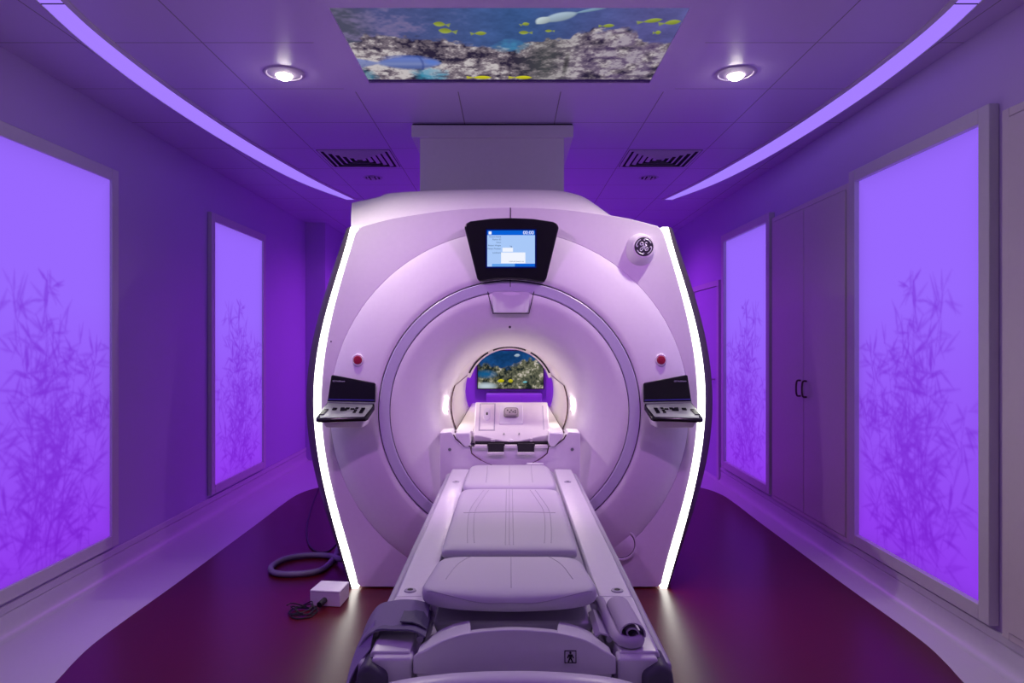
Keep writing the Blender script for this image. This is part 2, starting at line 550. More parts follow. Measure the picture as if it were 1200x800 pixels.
# ------------------------------------------------------------------ ceiling fittings
def strip_light(s, label):
    t = thing('ceiling_strip_light', (s * 1.85, 3.8, ZC), label, 'ceiling light', 'curved ceiling strip lights')
    op = smooth_path([(1.42, 1.2, 0), (1.68, 1.9, 0), (1.825, 2.4, 0), (1.905, 2.8, 0), (1.958, 3.2, 0), (1.985, 3.8, 0), (1.960, 4.6, 0), (1.885, 5.4, 0), (1.775, 6.0, 0), (1.575, 6.62, 0)], 8)
    ip = smooth_path([(1.33, 1.2, 0), (1.58, 1.9, 0), (1.725, 2.4, 0), (1.805, 2.8, 0), (1.838, 3.2, 0), (1.842, 3.8, 0), (1.800, 4.6, 0), (1.710, 5.4, 0), (1.620, 6.0, 0), (1.492, 6.62, 0)], 8)
    ys = [p.y for p in op]
    o_ = [p.x for p in op]
    i_ = [interp(y, [p.y for p in ip], [p.x for p in ip]) for y in ys]
    bm = nb()
    rr = [[(s * i_[k], y, ZC - 0.004), (s * o_[k], y, ZC - 0.004), (s * o_[k], y, ZC - 0.001), (s * i_[k], y, ZC - 0.001)] for k, y in enumerate(ys)]
    rings(bm, rr, caps=True)
    obj('diffuser', bm, M['strip'], t)
    bm = nb()
    rr = [[(s * (i_[k] - 0.022), y, ZC), (s * i_[k], y, ZC), (s * i_[k], y, ZC - 0.010), (s * (i_[k] - 0.022), y, ZC - 0.006)] for k, y in enumerate(ys)]
    rings(bm, rr, caps=True)
    rr = [[(s * (o_[k] + 0.012), y, ZC), (s * o_[k], y, ZC), (s * o_[k], y, ZC - 0.008), (s * (o_[k] + 0.012), y, ZC - 0.004)] for k, y in enumerate(ys)]
    rings(bm, rr, caps=True)
    obj('frame', bm, M['vent'], t, weld=False)
    bm = nb()
    yj = 2.765
    box(bm, *sorted((s * 1.80, s * 1.905)), yj, yj + 0.006, ZC - 0.006, ZC - 0.003)
    obj('joint', bm, M['gap'], t)
strip_light(-1, 'long curved violet strip light sunk in the ceiling along the left wall')
strip_light(1, 'long curved violet strip light sunk in the ceiling along the right wall')

def downlight(x, y, label, lit=True, r=0.105):
    t = thing('downlight' if lit else 'recessed_lamp', (x, y, ZC), label, 'downlight', 'round ceiling downlights' if lit else 'small unlit ceiling lamps')
    bm = nb()
    lathez(bm, [(r * 0.80, ZC - 0.001), (r * 0.84, ZC - 0.006), (r * 0.96, ZC - 0.005), (r, ZC - 0.001)], x, y, 40)
    obj('flange', bm, M['downring'], t, smooth=True)
    bm = nb()
    if lit:
        lathez(bm, [(r * 0.80, ZC - 0.002), (r * 0.62, ZC - 0.006), (r * 0.46, ZC - 0.012), (r * 0.38, ZC - 0.012)], x, y, 32)
        obj('reflector', bm, M['downring'], t, smooth=True)
        bm = nb()
        lathez(bm, [(0.001, ZC - 0.034), (r * 0.22, ZC - 0.031), (r * 0.36, ZC - 0.020), (r * 0.38, ZC - 0.010)], x, y, 24, caps=True)
        obj('bulb', bm, M['lamp'], t, smooth=True)
    else:
        lathez(bm, [(0.001, ZC - 0.002), (r * 0.74, ZC - 0.002), (r * 0.74, ZC - 0.001), (0.001, ZC - 0.001)], x, y, 24)
        obj('reflector', bm, M['dark'], t)
        bm = nb()
        for k in (-0.45, -0.1, 0.1, 0.45):
            box(bm, x + k * r - 0.006, x + k * r + 0.006, y - r * 0.6, y + r * 0.6, ZC - 0.010, ZC - 0.002)
        obj('baffle', bm, M['vent'], t, weld=False)
    return t
downlight(-1.155, 3.5, 'bright round downlight in the ceiling left of the fish screen')
downlight(1.16, 3.5, 'bright round downlight in the ceiling right of the fish screen')
downlight(-1.148, 5.74, 'small unlit round lamp in the ceiling behind the left air vent', False, 0.082)
downlight(1.17, 5.74, 'small unlit round lamp in the ceiling behind the right air vent', False, 0.082)
for (x, y, nm) in ((-1.155, 2.3, 'left downlight above the middle of the table, in front of the lit pair'), (1.16, 2.3, 'right downlight above the middle of the table, in front of the lit pair'),
                   (-1.155, 1.1, 'unseen left downlight added for violet light over the foot of the table'), (1.16, 1.1, 'unseen right downlight added for violet light over the foot of the table'),
                   (-1.155, -1.1, 'left downlight at the entrance end'), (1.16, -1.1, 'right downlight at the entrance end')):
    downlight(x, y, nm)

def air_vent(s, label):
    x0, x1 = sorted((s * 0.86, s * 1.39))
    y0, y1 = 4.90, 5.38
    t = thing('air_vent', ((x0 + x1) / 2, (y0 + y1) / 2, ZC), label, 'air vent', 'square ceiling air vents')
    obj('backing', bx(x0, x1, y0, y1, ZC - 0.003, ZC - 0.001), M['dark'], t)
    n = 6
    bm = nb()
    xm, ym = (x0 + x1) / 2, (y0 + y1) / 2
    for k in range(n):
        f0 = 1 - k / n; f1 = f0 - 0.52 / n
        a0, b0 = (x1 - x0) / 2 * f0, (y1 - y0) / 2 * f0
        a1, b1 = (x1 - x0) / 2 * f1, (y1 - y0) / 2 * f1
        zo, zi = ZC - 0.004, ZC - 0.014
        if k == 0: zo = ZC - 0.002; zi = ZC - 0.008
        o_ = [(xm - a0, ym - b0, zo), (xm + a0, ym - b0, zo), (xm + a0, ym + b0, zo), (xm - a0, ym + b0, zo)]
        i_ = [(xm - a1, ym - b1, zi), (xm + a1, ym - b1, zi), (xm + a1, ym + b1, zi), (xm - a1, ym + b1, zi)]
        i2 = [(p[0], p[1], p[2] + 0.002) for p in i_]
        o2 = [(p[0], p[1], p[2] + 0.002) for p in o_]
        rings(bm, [o_, i_, i2, o2, o_])
    obj('louvers', bm, M['vent'], t, weld=False)
air_vent(-1, 'square louvered air vent in the ceiling left of the white duct')
air_vent(1, 'square louvered air vent in the ceiling right of the white duct')

# ------------------------------------------------------------------ reef pictures
def vnoise(u, v, fx, fy, seed):
    r = np.random.default_rng(seed)
    G = r.random((int(fy) + 3, int(fx) + 3))
    x = u * fx; y = v * fy
    xi = np.clip(np.floor(x).astype(int), 0, int(fx)); yi = np.clip(np.floor(y).astype(int), 0, int(fy))
    xf = x - xi; yf = y - yi
    xf = xf * xf * (3 - 2 * xf); yf = yf * yf * (3 - 2 * yf)
    a = G[yi, xi] * (1 - xf) + G[yi, xi + 1] * xf
    b = G[yi + 1, xi] * (1 - xf) + G[yi + 1, xi + 1] * xf
    return a * (1 - yf) + b * yf

def lin(c):
    c = np.asarray(c, dtype=float) / 255.0
    return np.where(c <= 0.04045, c / 12.92, ((c + 0.055) / 1.055) ** 2.4)

def mixc(a, b, k): return a * (1 - k[..., None]) + np.asarray(b) * k[..., None]

def fish(img, u, v, cu, cv, lu, lv, ang, col, fins=True):
    ca, sa = math.cos(ang), math.sin(ang)
    du, dv = (u - cu), (v - cv)
    a = (du * ca + dv * sa * 0.55) / lu
    b = (-du * sa / 0.55 + dv * ca) / lv
    body = np.where(np.abs(a) < 1, (1 - a ** 2) * (0.92 + 0.12 * np.clip(a, -1, 1)) - np.abs(b) ** 1.15, -1)
    k = np.clip(body * 3, 0, 1)
    tail = np.clip((0.42 - np.abs(a + 1.15)) * 8, 0, 1) * np.clip((0.9 * np.abs(a + 0.78) + 0.12 - np.abs(b)) * 6, 0, 1) * (a < -0.8)
    if fins: k = np.maximum(k, tail * 0.8)
    shade = np.clip(0.85 + 0.35 * b, 0.4, 1.25)
    return mixc(img, 0, k) + (np.asarray(col) * shade[..., None]) * k[..., None]

YS0, YS1, XS = 2.78, 3.59, 0.737
def sp(px, py):
    Y = F * (ZC - CZ) / (CY - py)
    return ((X(px, Y) + XS) / (2 * XS), (YS1 - Y) / (YS1 - YS0))

def reef_ceiling(W, H):
    v, u = np.meshgrid(np.linspace(0, 1, H), np.linspace(0, 1, W), indexing='ij')
    l = lin((84, 80, 128)); c = lin((60, 88, 142)); r_ = lin((86, 84, 142))
    k = np.clip(u / 0.5, 0, 1); k2 = np.clip((u - 0.55) / 0.35, 0, 1)
    img = mixc(np.broadcast_to(l, (H, W, 3)).copy(), c, k); img = mixc(img, r_, k2)
    murk = vnoise(u, v, 14, 9, 1) * 0.5 + vnoise(u, v, 40, 26, 2) * 0.3 + vnoise(u, v, 110, 60, 3) * 0.2
    img = img * (0.65 + 0.7 * murk)[..., None]
    left = np.clip((0.12 - u) / 0.08, 0, 1)
    img = mixc(img, lin((70, 74, 66)), left * 0.8 * (0.4 + 0.6 * murk))
    img = mixc(img, lin((120, 108, 150)), np.clip((murk - 0.5) * 4, 0, 1) * np.clip((0.4 - u) / 0.2, 0, 1) * 0.8)
    line = [sp(*p) for p in ((388, 60), (418, 45), (428, 38), (452, 40), (480, 41), (515, 43), (545, 48), (580, 52), (600, 55), (612, 48), (640, 43), (668, 41), (678, 33), (705, 31), (742, 31), (750, 42), (762, 46), (800, 46))]
    hu = [p[0] for p in line]; hv = [p[1] for p in line]
    edge = np.interp(u, hu, hv) + (vnoise(u, v, 60, 30, 4) - 0.5) * 0.07
    reef = np.clip((edge - v) * 30, 0, 1)
    n1 = vnoise(u, v, 22, 12, 5); n2 = vnoise(u, v, 70, 34, 6); n3 = vnoise(u, v, 170, 80, 7); n4 = vnoise(u, v, 300, 140, 8)
    g = n1 * 0.40 + n2 * 0.30 + n3 * 0.22 + n4 * 0.13
    ridge = np.abs(vnoise(u, v, 13, 7, 31) - 0.5) + np.abs(vnoise(u, v, 29, 15, 32) - 0.5) * 0.6
    g = g + np.clip(ridge * 1.1 - 0.28, -0.22, 0.12)
    rc = mixc(np.broadcast_to(lin((48, 40, 66)), (H, W, 3)).copy(), lin((150, 136, 148)), np.clip((g - 0.26) * 2.6, 0, 1))
    rc = mixc(rc, lin((214, 206, 208)), np.clip((g - 0.57) * 5, 0, 1))
    rc = mixc(rc, lin((112, 86, 140)), np.clip((u - 0.6) * 4, 0, 1) * 0.45 * np.clip((n1 - 0.3) * 3, 0, 1))
    rc = mixc(rc, lin((96, 100, 96)), np.clip(1 - np.abs(u - 0.62) / 0.12, 0, 1) * 0.5)
    rc = rc * 0.82
    img = mixc(img, rc, reef)
    # turquoise hollow at the lower left and open water gap
    cu, cv = sp(505, 85)
    img = mixc(img, lin((60, 150, 185)), np.clip(1 - ((u - cu) / 0.07) ** 2 - ((v - cv) / 0.12) ** 2 + (n2 - 0.5) * 0.9, 0, 1) * 0.75)
    cu, cv = sp(600, 52)
    img = mixc(img, lin((70, 150, 190)), np.clip(1 - ((u - cu) / 0.06) ** 2 - ((v - cv) / 0.10) ** 2 + (n2 - 0.5) * 1.0, 0, 1) * 0.5)
    cu, cv = sp(428, 88)
    img = mixc(img, lin((40, 120, 150)), np.clip(1 - ((u - cu) / 0.05) ** 2 - ((v - cv) / 0.16) ** 2 + (n2 - 0.5) * 0.9, 0, 1) * 0.7)
    # dark crevice
    cu, cv = sp(663, 74)
    img = mixc(img, lin((40, 40, 44)), np.clip(1 - ((u - cu) / 0.012) ** 2 - ((v - cv) / 0.2) ** 2, 0, 1) * 0.8)
    # big blue fish
    cu, cv = sp(478, 72)
    img = fish(img, u, v, cu, cv, 0.118, 0.125, 0.0, lin((104, 122, 190)))
    cu, cv = sp(478, 72)
    a_ = (u - cu) / 0.118; b_ = (v - cv) / 0.125
    inb = np.clip((1 - a_ ** 2 - b_ ** 2) * 4, 0, 1)
    img = mixc(img, lin((150, 160, 200)), inb * np.clip(1 - np.abs(b_ + 0.1) * 3, 0, 1) * 0.35)
    img = mixc(img, lin((52, 70, 140)), inb * np.clip(1 - np.abs(a_ - 0.42 + 0.1 * b_ ** 2) * 18, 0, 1) * 0.7)
    img = mixc(img, lin((60, 84, 160)), inb * np.clip((b_ - 0.45) * 3, 0, 1) * 0.6)
    cu, cv = sp(516, 70)
    img = mixc(img, lin((20, 24, 40)), np.clip(1.6 - ((u - cu) / 0.005) ** 2 - ((v - cv) / 0.014) ** 2, 0, 1))
    cu, cv = sp(507, 71)
    img = mixc(img, lin((80, 120, 210)), np.clip(1 - ((u - cu) / 0.032) ** 2 - ((v - cv) / 0.06) ** 2, 0, 1) * 0.6)
    # pale ray
    cu, cv = sp(655, 18)
    img = fish(img, u, v, cu, cv, 0.062, 0.055, 0.50, lin((166, 186, 204)), False)
    cu, cv = sp(636, 22)
    img = fish(img, u, v, cu, cv, 0.03, 0.045, 0.9, lin((190, 205, 210)), False)
    cu, cv = sp(695, 9)
    img = fish(img, u, v, cu, cv, 0.06, 0.02, 0.4, lin((130, 160, 190)), False)
    for px, py, w, h, a in ((515, 26, 0.020, 0.035, 2.9), (522, 34, 0.023, 0.04, 2.9), (563, 37, 0.020, 0.03, 0.1), (614, 36, 0.017, 0.028, 3.1), (616, 26, 0.012, 0.025, 0.4),
                            (643, 34, 0.012, 0.02, 3.1), (713, 28, 0.019, 0.026, 0.1), (765, 22, 0.030, 0.03, 0.3), (788, 24, 0.026, 0.035, 0.3), (771, 36, 0.010, 0.03, 0.2),
                            (565, 89, 0.036, 0.035, 0.0), (613, 89, 0.034, 0.035, 0.0)):
        cu, cv = sp(px, py)
        img = fish(img, u, v, cu, cv, w, h, a, lin((206, 200, 40)) if py > 60 else lin((150, 162, 66)))
    img = np.where((v < 0.035)[..., None], np.broadcast_to(lin((40, 22, 70)), img.shape), img)
    return np.clip(img, 0, 1)

M['picture'] = emit_attr('screen_picture', 'print_colour', 0.95)
t = thing('ceiling_screen', (0, 3.18, ZC), 'large ceiling screen showing a reef scene with yellow fish above the table', 'screen')
def fn(u, v): return (-XS + 2 * XS * u, YS1 + (YS0 - YS1) * v, ZC - 0.008)
grid_mesh('picture', 460, 210, fn, reef_ceiling(460, 210), M['picture'], t, flip=False)
bm = nb()
zb, zt = ZC - 0.016, ZC
box(bm, -0.89, -XS, 2.56, 3.715, zb, zt); box(bm, XS, 0.89, 2.56, 3.715, zb, zt)
box(bm, -XS, XS, 2.56, YS0, zb, zt); box(bm, -XS, XS, YS1, 3.715, zb, zt)
obj('surround', bm, mat('surround_lit_lilac', (0.58, 0.48, 0.73), 0.4), t, weld=False)  # same violet-light tint in its colour as the ceiling
obj('backing', bx(-XS, XS, YS0, YS1, ZC - 0.006, ZC - 0.001), M['black'], t)

def reef_wall(W, H):
    v, u = np.meshgrid(np.linspace(0, 1, H), np.linspace(0, 1, W), indexing='ij')
    img = np.broadcast_to(lin((22, 66, 120)), (H, W, 3)).copy()
    mk = vnoise(u, v, 8, 6, 21) * 0.6 + vnoise(u, v, 30, 20, 22) * 0.4
    img = img * (0.5 + mk)[..., None]
    edge = np.interp(u, [0, 0.2, 0.4, 0.55, 0.75, 1], [0.72, 0.62, 0.55, 0.66, 0.80, 0.72]) + (vnoise(u, v, 20, 12, 23) - 0.5) * 0.15
    g = vnoise(u, v, 9, 6, 24) * 0.45 + vnoise(u, v, 26, 16, 25) * 0.35 + vnoise(u, v, 60, 36, 26) * 0.30
    rc = mixc(np.broadcast_to(lin((30, 38, 38)), (H, W, 3)).copy(), lin((128, 128, 104)), np.clip((g - 0.36) * 2.4, 0, 1))
    rc = mixc(rc, lin((200, 190, 180)), np.clip((g - 0.68) * 6, 0, 1))
    img = mixc(img, rc, np.clip((edge - v) * 14, 0, 1))
    img = mixc(img, lin((20, 90, 140)), np.clip(1 - ((u - 0.12) / 0.2) ** 2 - ((v - 0.38) / 0.13) ** 2, 0, 1))
    img = mixc(img, lin((190, 205, 215)), np.clip(1 - ((u - 0.12) / 0.2) ** 2 - ((v - 0.06) / 0.12) ** 2, 0, 1))
    for cu, cv, w, h, c in ((0.35, 0.2, 0.06, 0.06, (200, 190, 30)), (0.50, 0.2, 0.045, 0.06, (195, 185, 40)), (0.6, 0.88, 0.05, 0.05, (170, 190, 210)), (0.72, 0.17, 0.04, 0.03, (120, 200, 215))):
        img = fish(img, u, v, cu, cv, w, h, 0.1, lin(c), False)
    return np.clip(img, 0, 1)
YM = 9.02
xa, xb, za, zb = X(560, YM), X(636.5, YM), Z(455, YM), Z(411, YM)
t = thing('wall_screen', (0, YB, za), 'small wall screen with a coral reef seen through the scanner bore', 'screen')
def fn(u, v): return (xa + (xb - xa) * u, YM, za + (zb - za) * v)
grid_mesh('picture', 190, 110, fn, reef_wall(190, 110), M['picture'], t, flip=False)
obj('housing', bx(xa - 0.012, xb + 0.012, YM + 0.004, YB - 0.002, za - 0.012, zb + 0.012), M['blackm'], t, bevel=0.004)

# low cabinet below that screen, glimpsed through the bore
t = thing('low_cabinet', (0.0, 8.9, 0), 'low white cabinet under the wall screen at the back of the room', 'cabinet')
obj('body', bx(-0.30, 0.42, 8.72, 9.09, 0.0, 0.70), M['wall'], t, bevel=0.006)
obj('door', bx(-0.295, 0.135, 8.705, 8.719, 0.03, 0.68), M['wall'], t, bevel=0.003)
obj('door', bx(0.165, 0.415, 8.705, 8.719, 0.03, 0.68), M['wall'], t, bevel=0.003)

# ------------------------------------------------------------------ white duct from the scanner up to the ceiling
t = thing('cable_duct', (-0.11, 4.6, 2.2), 'square white duct rising from the scanner top to the ceiling', 'duct')
obj('shaft', bx(X(492, 4.33), X(661, 4.33), 4.33, 4.95, 2.285, 2.70), M['white2'], t, bevel=0.004)
obj('flange', bx(X(482, 4.30), X(672, 4.30), 4.30, 4.98, 2.672, 2.748), M['white2'], t, bevel=0.003)
obj('gasket', bx(X(483, 4.30), X(671, 4.30), 4.315, 4.97, 2.748, 2.7595), M['gap'], t)

# ================================================================== SCANNER
SX, SZ, YF = 0.0, 1.0, 3.83
sc_root = thing('mri_scanner', (0, 4.6, 0), 'large white MRI scanner with glowing edge strips filling the room', 'MRI scanner')
hy_in = [267, 304, 343, 386, 417, 445, 470, 520, 562, 607, 650, 690]
hx_in = [176, 187.5, 198.5, 209, 214.5, 217, 217.5, 215.5, 207.5, 196, 184, 174]
hy_out = [267, 304, 345, 387, 430, 460, 486, 520, 562, 600, 642, 691]
hx_out = [186.5, 196.5, 209, 220, 227.5, 229.5, 229, 226, 219, 210, 198, 184]
hy_b = [267, 308, 365, 408, 440, 460, 504, 520, 565, 600, 642, 691]
hx_b = [191, 204, 222, 231.5, 235.5, 236.6, 235, 233.5, 226, 215.5, 202, 187.5]
hx_in = [v + 3.2 for v in hx_in]
pin = np.polyfit(hy_in, hx_in, 5); pout = np.polyfit(hy_out, hx_out, 5); pb = np.polyfit(hy_b, hx_b, 5)
def side(y, c): return float(np.polyval(c, y))
ysamp = np.linspace(266, 690, 60)

def half_edge(c, Y, s, ys=ysamp): return [(s * side(y, c) * Y / F, Z(y, Y)) for y in ys]

# front outline polygon (face plane), clockwise from top-left
top_px = [(422, 265.5), (445, 259), (470, 253.5), (522, 246), (560, 243.3), (598, 242.5), (636, 243.3), (674, 246.5), (726, 254), (751, 259.5), (773, 265.5)]
tp = smooth_path([(x, y, 0) for x, y in top_px], 6)
outline = [(X(p.x, YF), Z(p.y, YF)) for p in tp] + half_edge(pin, YF, 1)[1:] + [(0.0, Z(690, YF))] + half_edge(pin, YF, -1)[::-1][:-1]
ZB = 0.008
def ray_R(t):
    dx, dz = math.cos(t), math.sin(t)
    best = 1e9
    n = len(outline)
    for i in range(n):
        ax, az = outline[i][0] - SX, outline[i][1] - SZ
        bx_, bz = outline[(i + 1) % n][0] - SX, outline[(i + 1) % n][1] - SZ
        ex, ez = bx_ - ax, bz - az
        den = dx * ez - dz * ex
        if abs(den) < 1e-12: continue
        rr = (ax * ez - az * ex) / den
        q = (ax * dz - az * dx) / den
        if rr > 0 and -1e-6 <= q <= 1 + 1e-6: best = min(best, rr)
    return best
NA = 288
RD = 1.006          # radius of the dished centre
def RR(t): return min(ray_R(t), (SZ - ZB) / max(1e-6, -math.sin(t)) if math.sin(t) < 0 else 1e9)
ang = [2 * PI * i / NA for i in range(NA)]
# add the exact corners of the outline for crisp corners
Rv = [RR(t) for t in ang]
def ringpts(fr, y):
    return [(SX + fr(i) * math.cos(ang[i]), y, SZ + fr(i) * math.sin(ang[i])) for i in range(NA)]
bm = nb()
rin = lambda i: min(RD, Rv[i] - 0.012)
rings(bm, [ringpts(rin, YF + 0.02), ringpts(rin, YF + 0.003), ringpts(lambda i: rin(i) + 0.004, YF), ringpts(lambda i: rin(i) + (Rv[i] - rin(i)) * 0.5, YF),
           ringpts(lambda i: Rv[i] - 0.004, YF), ringpts(lambda i: Rv[i], YF + 0.004), ringpts(lambda i: Rv[i], YF + 0.06)])
obj('front_cover', bm, M['white'], sc_root, smooth=True, angle=35)
# dished zone, bulging toward the room
bm = nb()
prof = [(RD, YF + 0.02), (RD, YF - 0.001), (RD - 0.006, YF - 0.006), (0.93, YF - 0.032), (0.84, YF - 0.060), (0.76, YF - 0.077), (0.732, YF - 0.078), (0.724, YF - 0.074), (0.722, YF - 0.05)]
rr = []
for r, y in prof:
    rr.append([(SX + min(r, Rv[i] - 0.012) * math.cos(ang[i]), y, SZ + min(r, Rv[i] - 0.012) * math.sin(ang[i])) for i in range(NA)])
rings(bm, rr)
obj('dished_cover', bm, M['white'], sc_root, smooth=True, angle=35)
YR = YF - 0.080
bm = nb(); lathe(bm, [(0.7225, YF - 0.05), (0.7225, YR + 0.012), (0.717, YR + 0.012)], SX, SZ, 128)
lathe(bm, [(0.661, YR + 0.012), (0.6545, YR + 0.012), (0.6545, YF - 0.05)], SX, SZ, 128)
obj('ring_groove', bm, M['gap'], sc_root, weld=False)
bm = nb(); lathe(bm, [(0.7175, YR + 0.03), (0.7175, YR + 0.004), (0.713, YR), (0.664, YR), (0.6595, YR + 0.004), (0.6595, YR + 0.03)], SX, SZ, 128)
obj('trim_ring', bm, M['ring'], sc_root, smooth=True)
bm = nb()
prof = [(0.655, YR + 0.03), (0.655, YR + 0.004), (0.650, YR + 0.001), (0.60, YR + 0.010), (0.52, YR + 0.032), (0.47, YR + 0.055), (0.435, YR + 0.085), (0.41, YR + 0.125), (0.39, YR + 0.175), (0.372, YR + 0.24), (0.360, YR + 0.30), (0.354, YR + 0.36)]
lathe(bm, prof, SX, SZ, 160)
obj('bore_funnel', bm, M['white'], sc_root, smooth=True, angle=50)
YB1 = YR + 0.36
bm = nb(); lathe(bm, [(0.354, YB1), (0.352, 4.4), (0.352, 5.40), (0.40, 5.47), (0.46, 5.50)], SX, SZ, 128)
obj('bore_liner', bm, M['cream'], sc_root, smooth=True, angle=60)
for s in (1, -1):
    bm = nb()
    a0, a1 = math.radians(-24), math.radians(20)
    if s < 0: a0, a1 = PI - a1, PI - a0
    lathe(bm, [(0.3515, YB1 - 0.01), (0.3475, YB1 - 0.008), (0.3465, YB1), (0.3440, 5.36), (0.3490, 5.37), (0.3520, 5.37)], SX, SZ, 24, a0, a1)
    sp_o = obj('side_lining', bm, M['cream'], sc_root, smooth=True, angle=40)
    bm = nb()
    path = [(SX + 0.3485 * math.cos(a0 + (a1 - a0) * k / 16), YB1 - 0.011, SZ + 0.3485 * math.sin(a0 + (a1 - a0) * k / 16)) for k in range(17)]
    tube(bm, path, 0.0035, 6)
    at = a1 if s > 0 else a0
    tube(bm, [(SX + 0.349 * math.cos(at), YB1 - 0.01, SZ + 0.349 * math.sin(at)), (SX + 0.349 * math.cos(at), 5.36, SZ + 0.349 * math.sin(at))], 0.003, 6)
    obj('gasket', bm, M['bronze'], sp_o, smooth=True, weld=False)
# rear rim with three dark vent slots
bm = nb(); lathe(bm, [(0.352, 5.28), (0.348, 5.29), (0.326, 5.31), (0.322, 5.33), (0.322, 5.42), (0.352, 5.44)], SX, SZ, 60, math.radians(18), math.radians(162))
rim = obj('rear_rim', bm, M['cream'], sc_root, smooth=True)
for (a, b) in ((24, 61), (68, 112), (119, 156)):
    bm = nb(); lathe(bm, [(0.3455, 5.293), (0.3335, 5.304), (0.3335, 5.299), (0.3455, 5.288)], SX, SZ, 24, math.radians(a), math.radians(b))
    obj('vent_slot', bm, M['blackm'], rim)
# small bright lamps either side of the bore mouth
for s in (1, -1):
    bm = nb()
    cxl = SX + s * 0.366
    rr = []
    for k in range(9):
        aa = -0.10 + 0.20 * k / 8
        w = 0.010 * math.sqrt(max(0.0, 1 - ((k - 4) / 4.3) ** 2))
        r0 = 0.369
        x = SX + s * r0 * math.cos(aa + 0.05); z = SZ + r0 * math.sin(aa + 0.05)
        rr.append([(x, YR + 0.245 - w, z), (x - s * 0.006, YR + 0.245, z), (x, YR + 0.245 + w, z)])
    rings(bm, rr, caps=True)
    obj('bore_lamp', bm, M['borelamp'], sc_root)

M['borecrown'] = emit('bore_crown_glow', (1.0, 0.86, 0.76), 45.0)  # hidden glowing strip added at the crown to light the inside of the bore
bm = nb(); lathe(bm, [(0.3530, 4.40), (0.3514, 4.405), (0.3514, 5.19), (0.3530, 5.2)], SX, SZ, 4, math.radians(88), math.radians(92))
obj('bore_crown_fill', bm, M['borecrown'], sc_root)
# glowing edge strips and dark outer trims
for s in (-1, 1):
    a = half_edge(pin, YF - 0.002, s); b = half_edge(pout, YF - 0.002, s)
    bm = nb()
    rr = [[(p[0], YF - 0.002, p[1]), (q[0], YF - 0.002, q[1]), (q[0], YF + 0.05, q[1]), (p[0] + s * 0.001, YF + 0.05, p[1])] for p, q in zip(a, b)]
    rings(bm, rr, caps=True)
    obj('edge_light', bm, M['led'], sc_root)
    b2 = half_edge(pb, 3.93, s)
    bm = nb()
    rr = []
    for p, q in zip(b, b2):
        z = p[1]
        rr.append([(p[0] + s * 0.0008, YF + 0.05, z), (p[0] + s * 0.0008, YF - 0.001, z), (p[0] + s * 0.012, YF + 0.006, z), (q[0] - s * 0.004, 3.90, z), (q[0], 3.93, z), (q[0] - s * 0.004, 4.06, z), (q[0] - s * 0.03, 4.06, z)])
    rings(bm, rr, caps=True)
    obj('edge_trim', bm, M['trim'], sc_root, smooth=True, angle=40)
# body shell behind
bm = nb()
def shell_ring(y, k):
    ptsR = [(side(v, pb) * 3.93 / F * k, Z(v, YF)) for v in ysamp]
    arc = [(X(p.x, YF) * (1.0), Z(p.y, YF) - 0.02) for p in tp]
    arc = [(x, z) for x, z in arc]
    loop = arc + ptsR + [(-x, z) for x, z in reversed(ptsR)]
    return [(x, y, SZ + (z - SZ) * (0.5 + 0.5 * k)) for x, z in loop]
rings(bm, [shell_ring(4.0, 0.985), shell_ring(4.5, 0.975), shell_ring(5.2, 0.93), shell_ring(5.50, 0.86)])
obj('body_shell', bm, M['white2'], sc_root, smooth=True, angle=50)
bm = nb()
A = shell_ring(5.50, 0.86)
n = len(A)
B = []
for (x, y, z) in A:
    t_ = math.atan2(z - SZ, x - SX); B.append((SX + 0.455 * math.cos(t_), 5.50, SZ + 0.455 * math.sin(t_)))
rings(bm, [A, B])
obj('rear_cover', bm, M['white2'], sc_root)
obj('plinth', bx(-0.80, 0.80, 3.90, 5.3, 0.0, 0.05), M['blackm'], sc_root)

# hood on top
low = [(411.5, 266.5), (422, 265), (445, 258.8), (470, 253), (522, 245.6), (560, 243), (598, 242.2), (636, 243), (661, 245.5), (690, 249), (705, 251.5), (716, 253.5)]
upp = [(412.5, 237.5), (424, 235), (444, 230.5), (458, 226.2), (505, 223.3), (560, 222.2), (600, 222), (636, 222.5), (659, 224), (682, 230), (699, 240.5), (715, 253.2)]
lowc = smooth_path([(x, y, 0) for x, y in low], 5); uppc = smooth_path([(x, y, 0) for x, y in upp], 5)
YU = 4.02
L0 = [Vector(P(p.x, p.y + 1.5, YF + 0.012)) for p in lowc]; U0 = [Vector(P(p.x, p.y, YU)) for p in uppc]
rr = [L0]
for k in (0.25, 0.5, 0.75, 0.9):
    rr.append([a.lerp(b, k) + Vector((0, -0.012 * math.sin(PI * k), 0.006 * math.sin(PI * k))) for a, b in zip(L0, U0)])
rr.append(U0)
rr.append([u + Vector((0, 0.03, 0.004)) for u in U0])
rr.append([u + Vector((0, 0.9, -0.02)) for u in U0])
rr.append([Vector((u.x, u.y + 1.3, max(2.0, u.z - 0.25))) for u in U0])
bm = nb(); rings(bm, rr, closed=False)
bm.verts.ensure_lookup_table()
nn = len(L0); nr = len(rr)
for col, sgn in ((0, 1), (nn - 1, -1)):
    bm.verts.ensure_lookup_table()
    base = [bm.verts[k * nn + col] for k in range(nr)]
    low_v = [bm.verts.new((v.co.x, v.co.y, 2.0)) for v in base]
    for k in range(nr - 1):
        bm.faces.new((base[k], base[k + 1], low_v[k + 1], low_v[k]))
obj('hood', bm, M['white'], sc_root, smooth=True, angle=50)
